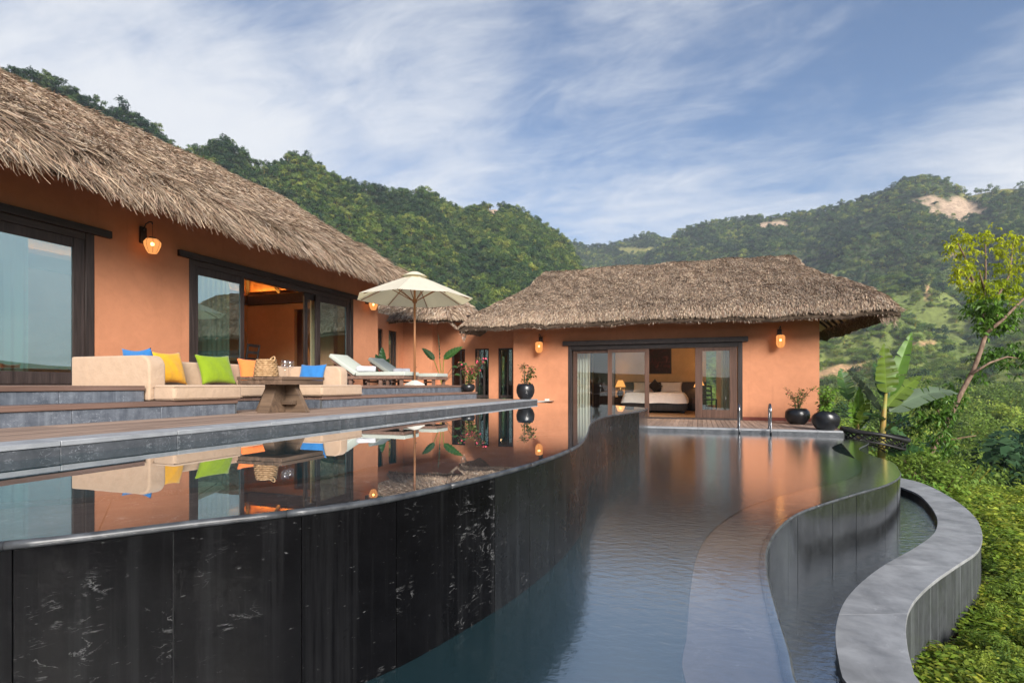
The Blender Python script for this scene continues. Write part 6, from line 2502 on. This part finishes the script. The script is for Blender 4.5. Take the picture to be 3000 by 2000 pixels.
for k_, (tx_, ty_, w_, cl_) in enumerate([(2545, 1165, 0.28, GR), (2490, 1175, 0.30, GL), (2555, 1200, 0.28, GD)]):
    b, t_ = at(2512, 1255, 12.5), at(tx_, ty_, 12.5 + 0.2 * (k_ - 1))
    leaf_blade(ban2, b, mid(b, t_, 0.5, 0.08), t_, w_, VIEW, cl_, 80 + k_, 0.3)

b0 = on_z(1297, 1130, Z_TER)
bp = at(1296, 1127, 14.1)
bp = (bp[0], bp[1], -0.30)
para = thing("paddle_leaf_plant", "potted plant with tall stalks and paddle leaves at the terrace end", "potted plant", bp)
pot_mesh(para, 0.19, 0.30, 0.85)
for px0, py0, px1, py1, w_, fc, cl, sd_ in [(1288, 1052, 1284, 978, 0.10, (0.9, 0.2, 0.2), GG, 21), (1272, 1055, 1236, 1020, 0.20, (VIEW[0] * .6, VIEW[1] * .6, 0.7), GD, 22), (1300, 1052, 1356, 1016, 0.24, (VIEW[0] * .8, VIEW[1] * .8, 0.6), (0.05, 0.12, 0.025), 23)]:
    b, t_ = at(px0, py0, 14.1), at(px1, py1, 14.1)
    leaf_blade(para, b, mid(b, t_, 0.5, 0.04), t_, w_, fc, cl, sd_, 0.0)
    MB().tube([(bp[0], bp[1], -0.05), mid((bp[0], bp[1], 0), b, 0.5, 0.02), b], 0.014, 6).build("leaf_stalk", M.bstem, para, bp)
for px1, py1 in ((1325, 1075), (1332, 1098), (1352, 1066)):
    b, t_ = (bp[0], bp[1], 0.02), at(px1, py1, 13.9)
    MB().tube([b, mid(b, t_, 0.6, 0.03), t_], 0.007, 5).build("leaf_stalk", M.twig, para, bp)
    e_ = tuple(np.array(t_) + np.array([0.15, 0.02, -0.02]))
    leaf_blade(para, t_, mid(t_, e_, 0.5, 0.03), e_, 0.10, (0, -0.6, 0.8), GD, int(px1), 0.0)

dk = (-8.55, 13.45, Z_TER)
dpl = thing("dark_foliage_plant", "dark broad-leaved plant standing against the wall behind the loungers", "potted plant", dk)
pot_mesh(dpl, 0.17, 0.25)
for i, (dx, dy, dz, w_) in enumerate([(0.02, -0.05, 0.95, 0.26), (0.30, -0.1, 0.62, 0.22), (-0.24, -0.1, 0.55, 0.2), (0.40, 0.02, 0.40, 0.18), (0.12, -0.25, 0.5, 0.2), (-0.1, -0.2, 0.75, 0.2)]):
    b = (dk[0], dk[1], 0.22)
    t_ = (dk[0] + dx, dk[1] + dy, 0.12 + dz)
    leaf_blade(dpl, b, mid(b, t_, 0.5, 0.14), t_, w_, (VIEW[0], VIEW[1], 0.4), (0.022, 0.065, 0.022), 40 + i, 0.0)

# ------------------------------------------------------------------ pool handrails
rail = thing("pool_handrail", "steel pool handrail nearer the bedroom doors", "handrail", (0.86, 13.3, Z_LDECK), 0, "steel pool ladder rails")
path = [(0, 0.16, -0.0), (0, 0.16, 0.42)] + [(0, 0.16 - 0.16 * (1 - math.cos(a)), 0.42 + 0.15 * math.sin(a)) for a in np.linspace(0.2, math.pi - 0.2, 10)] + [(0, -0.16, 0.42), (0, -0.16, -0.6)]
MB().tube(path, 0.021, 12).build("tube", M.metal, rail, smooth=True)
MB().lathe([(0.0, 0.012), (0.045, 0.010), (0.05, 0.0)], 16, (0, 0.16, 0.006)).build("flange", M.metal, rail, smooth=True)
r2 = copy_tree(rail)
r2.location = (1.50, 13.3, Z_LDECK)
r2['label'] = "steel pool handrail nearer the potted plants"

# ------------------------------------------------------------------ black woven frame hanging at the deck end
nc = at(2562, 1283, 11.75)
net = thing("woven_net_frame", "black open-weave oval frame jutting out beyond the deck end", "net frame", nc)
ring = lambda k, dz, sq: [(k * 0.62 * math.cos(a) * math.cos(-0.1), k * 0.42 * math.sin(a) * sq, dz + 0.10 * -math.cos(a) * 1.0 + (0.02 * math.sin(3 * a))) for a in np.linspace(0, 2 * math.pi, 41)]
top, low_ = ring(1.0, 0.09, 1), ring(0.93, -0.10, 1)
MB().tube(top, 0.042, 8, False).build("rim", M.iron, net, smooth=True)
MB().tube(low_, 0.028, 8, False).build("lower_rim", M.iron, net, smooth=True)
ws = MB()
for i in range(0, 40):
    j = (i + (3 if i % 2 else -3)) % 40
    ws.tube([top[i], low_[j]], 0.016, 5)
for i in range(1, 20):
    a, b = Vector(low_[i]), Vector(low_[40 - i])
    ws.tube([a, (a + b) / 2 - Vector((0, 0, 0.10)), b], 0.010, 5)
for k in (0.35, 0.65, 0.9):
    ws.tube([(x * k, y * k, z - 0.10 * (1 - k * k)) for x, y, z in low_], 0.010, 5, False)
for i in range(2, 19, 2):
    a, b = Vector(top[i]), Vector(top[40 - i])
    if a.x < 0.1: ws.tube([a, b], 0.012, 5)
ws.build("weave", M.iron, net)
for k_ in (0, 1):
    MB().tube([(-0.52, 0.05 + 0.3 * k_, -0.02), (X_E - nc[0] + 0.03, 0.05 + 0.3 * k_, -0.06)], 0.02, 6).build("bracket", M.iron, net)

# ------------------------------------------------------------------ slender tree on the slope
TY = 14.0
tb = at(2700, 1400, TY)
tree = thing("slender_tree", "leaning slender tree with bright yellow-green leaves beyond the garden wall", "tree", (tb[0], tb[1], tb[2] - 0.9))
TO = tuple(tree.location)
tr = MB()
q = lambda px, py, d=0.0: at(px, py, TY + d)
tr.tube([(tb[0] - 0.15, tb[1], tb[2] - 0.9), tb, q(2735, 1310), q(2770, 1245), q(2818, 1147), q(2852, 1085), q(2872, 1030), q(2888, 978)], [0.085, 0.076, 0.066, 0.062, 0.058, 0.055, 0.052, 0.05], 10)
tr.build("trunk", M.bark, tree, TO, smooth=True)
brs = [[(2888, 978), (2878, 890), (2856, 839), (2826, 752), (2806, 712)], [(2880, 900), (2888, 803), (2887, 716)], [(2890, 975), (2938, 936), (3000, 874), (3060, 820)], [(2915, 955), (2922, 869), (2958, 803), (2968, 712)], [(2856, 839), (2820, 800), (2800, 790)], [(2846, 1096), (2900, 1062), (2950, 1045), (3010, 1052)], [(2772, 1246), (2735, 1180), (2715, 1150)], [(2745, 1300), (2800, 1285), (2860, 1275)], [(2884, 850), (2868, 790)]]
for i, b in enumerate(brs):
    pts = [q(px, py, 0.25 * math.sin(i * 2 + k)) for k, (px, py) in enumerate(b)]
    r0 = 0.05 if i in (0, 2, 3) else 0.035
    tr = MB().tube(pts, list(np.linspace(r0, 0.012, len(pts))), 7)
    tr.build("limb", M.bark if i < 6 else M.twig, tree, TO, smooth=True)


def rosette(cl, nl, ls, mat, seed, nm="crown"):
    g = np.random.default_rng(seed)
    V, F, C = [], [], []
    for (px, py, d) in cl:
        c = np.array(q(px, py, d))
        for s_ in range(nl):
            az = g.random() * 6.283
            el = g.uniform(-0.1, 0.9)
            dirv = np.array([math.cos(az) * math.cos(el), math.sin(az) * math.cos(el), math.sin(el)])
            # a compound leaf: a stalk with a fan of drooping leaflets at its end
            st = c + dirv * ls * g.uniform(0.3, 1.8) + np.array([0, 0, g.normal(0, 0.10)])
            for k in range(6):
                a2 = g.random() * 6.283
                dv = np.array([math.cos(a2), math.sin(a2), -0.55 + g.normal(0, 0.5)])
                dv /= np.linalg.norm(dv)
                nv = np.array([0, 0, 0.8]) + g.normal(0, 0.6, 3)
                wv = np.cross(dv, nv)
                wv /= np.linalg.norm(wv)
                Ln = ls * g.uniform(0.6, 1.1)
                Wd = Ln * 0.36
                b_ = len(V)
                V += [st, st + dv * Ln * .5 + wv * Wd * .5 + np.array([0, 0, .02]), st + dv * Ln - np.array([0, 0, Ln * .25]), st + dv * Ln * .5 - wv * Wd * .5 + np.array([0, 0, .02])]
                F.append((b_, b_ + 1, b_ + 2, b_ + 3))
                t = g.uniform(0.65, 1.3)
                C += [np.array([t, t, t])] * 4
    me = np_mesh(nm, np.array(V) - np.array(TO), np.array(F), np.array(C))
    link(nm, me, mat, tree)


topc = [(2806, 700, 0), (2832, 705, .2), (2780, 735, -.2), (2815, 745, .1), (2885, 705, 0), (2910, 700, .1), (2862, 728, -.1), (2930, 732, .2), (2968, 705, 0), (2990, 725, .1), (2950, 745, -.2), (2812, 785, 0), (2800, 812, -.1), (2850, 775, .2), (2820, 830, 0), (3010, 770, 0), (2985, 780, .2), (2960, 800, -.1), (3040, 800, 0)]
midc = [(2840, 860, 0), (2862, 870, .1), (2930, 790, .1), (2975, 835, 0), (2872, 815, .2), (2895, 870, -.1), (3020, 850, .1), (2835, 795, .1), (2925, 830, 0), (2945, 850, .2), (2905, 855, -.2), (2880, 845, 0), (2990, 855, .1), (2960, 880, 0)]
lowc = [(2860, 895, 0), (2885, 905, .2), (2905, 920, -.2), (2870, 935, .1), (2900, 950, 0), (2850, 912, -.1), (2920, 935, .2), (2945, 950, 0), (2885, 965, -.2), (2930, 965, .1), (2915, 900, -.3), (2965, 925, 0)]
und = [(2700, 1150, 0), (2730, 1165, .2), (2750, 1185, -.2), (2720, 1195, .1), (2760, 1210, .2), (2705, 1225, 0), (2680, 1260, .2), (2745, 1235, -.1), (2770, 1290, .2), (2725, 1345, -.3), (2760, 1330, .1), (2700, 1320, -.2), (2790, 1150, .4), (2870, 1055, .1), (2900, 1045, .2), (2945, 1035, 0), (2975, 1060, .2), (3000, 1040, 0), (2920, 1075, .1), (2850, 1110, .3)]
rosette(topc, 16, 0.125, M.bright, 5)
rosette(midc, 16, 0.125, M.bright, 6)
rosette(lowc, 18, 0.16, M.lush, 7)
und += [(2700, 1345, -.4), (2722, 1370, -.5), (2680, 1380, -.3), (2750, 1380, -.2), (2715, 1400, -.6), (2740, 1290, -.3), (2765, 1260, -.3), (2775, 1225, -.25), (2790, 1190, -.3)]
rosette(und, 15, 0.16, M.lush, 8)

# ------------------------------------------------------------------ shrubs right behind the wall, and a far hut
for i, (px, py, Y, s_, mat, lab) in enumerate([(2672, 1440, 9.9, 0.62, M.lush, "bright green shrub just behind the trough wall under the banana leaves"), (2748, 1432, 10.8, 0.72, M.bush, "mixed green shrub left of the bare earth beyond the garden wall"), (2700, 1375, 12.2, 0.95, M.bush, "taller loose shrub at the foot of the slender tree"),
                                         (2840, 1400, 13.6, 0.85, M.bush, "rounded shrub between the slender tree's foot and the bare earth")]):
    p = at(px, py, Y)
    zt_g = float(terrain(np.array([CA * p[0] + SA * p[1]]), np.array([-SA * p[0] + CA * p[1]]))[0])
    sh = thing("garden_shrub", lab, "shrub", (p[0], p[1], zt_g), 0, "shrubs beyond the garden wall")
    g = np.random.default_rng(700 + i)
    cs = crown_centers(g, 18, s_ * 0.75, s_ * 0.55, s_ * 0.6, -0.3)
    me = leaf_cloud("crown", cs, 1500, (s_ * 0.30, s_ * 0.30, s_ * 0.22), 0.085, mat, 720 + i, 0.5, 0.7, (0.5, 1.4), (0, 0, 0.2))
    link("crown", me, None, sh)
    mb = MB()
    for k in range(5):
        a = k * 1.256
        mb.tube([(0, 0, -0.2), (0.2 * s_ * math.cos(a), 0.2 * s_ * math.sin(a), s_ * 0.4), (0.55 * s_ * math.cos(a), 0.55 * s_ * math.sin(a), s_ * 0.9)], [0.03, 0.02, 0.01], 5)
    mb.build("stems", M.twig, sh)

best = (9e9, 74)
for Yh in np.arange(60, 230, 2.0):
    p_ = at(2838, 1203, Yh)
    z_ = float(terrain(np.array([CA * p_[0] + SA * p_[1]]), np.array([-SA * p_[0] + CA * p_[1]]))[0])
    d_ = abs(p_[2] - 1.7 - z_)
    if d_ < best[0]: best = (d_, Yh)
hp = at(2838, 1203, best[1])
hz = float(terrain(np.array([CA * hp[0] + SA * hp[1]]), np.array([-SA * hp[0] + CA * hp[1]]))[0])
hut = thing("field_hut", "tiny grey-roofed hut among the bushes in the valley", "hut", (hp[0], hp[1], hz))
hh = hp[2] - hz
MB().b2(-1.5, 1.5, -1.2, 1.2, -0.5, hh).build("wall", M.twig, hut)
MB().add([(-2.0, -1.8, hh - 0.1), (2.0, -1.8, hh - 0.1), (2.0, 1.8, hh - 0.1), (-2.0, 1.8, hh - 0.1), (-1.5, 0, hh + 1.1), (1.5, 0, hh + 1.1)], [(0, 1, 5, 4), (2, 3, 4, 5), (1, 2, 5), (3, 0, 4), (0, 3, 2, 1)]).build("roof", M.top_stone, hut)
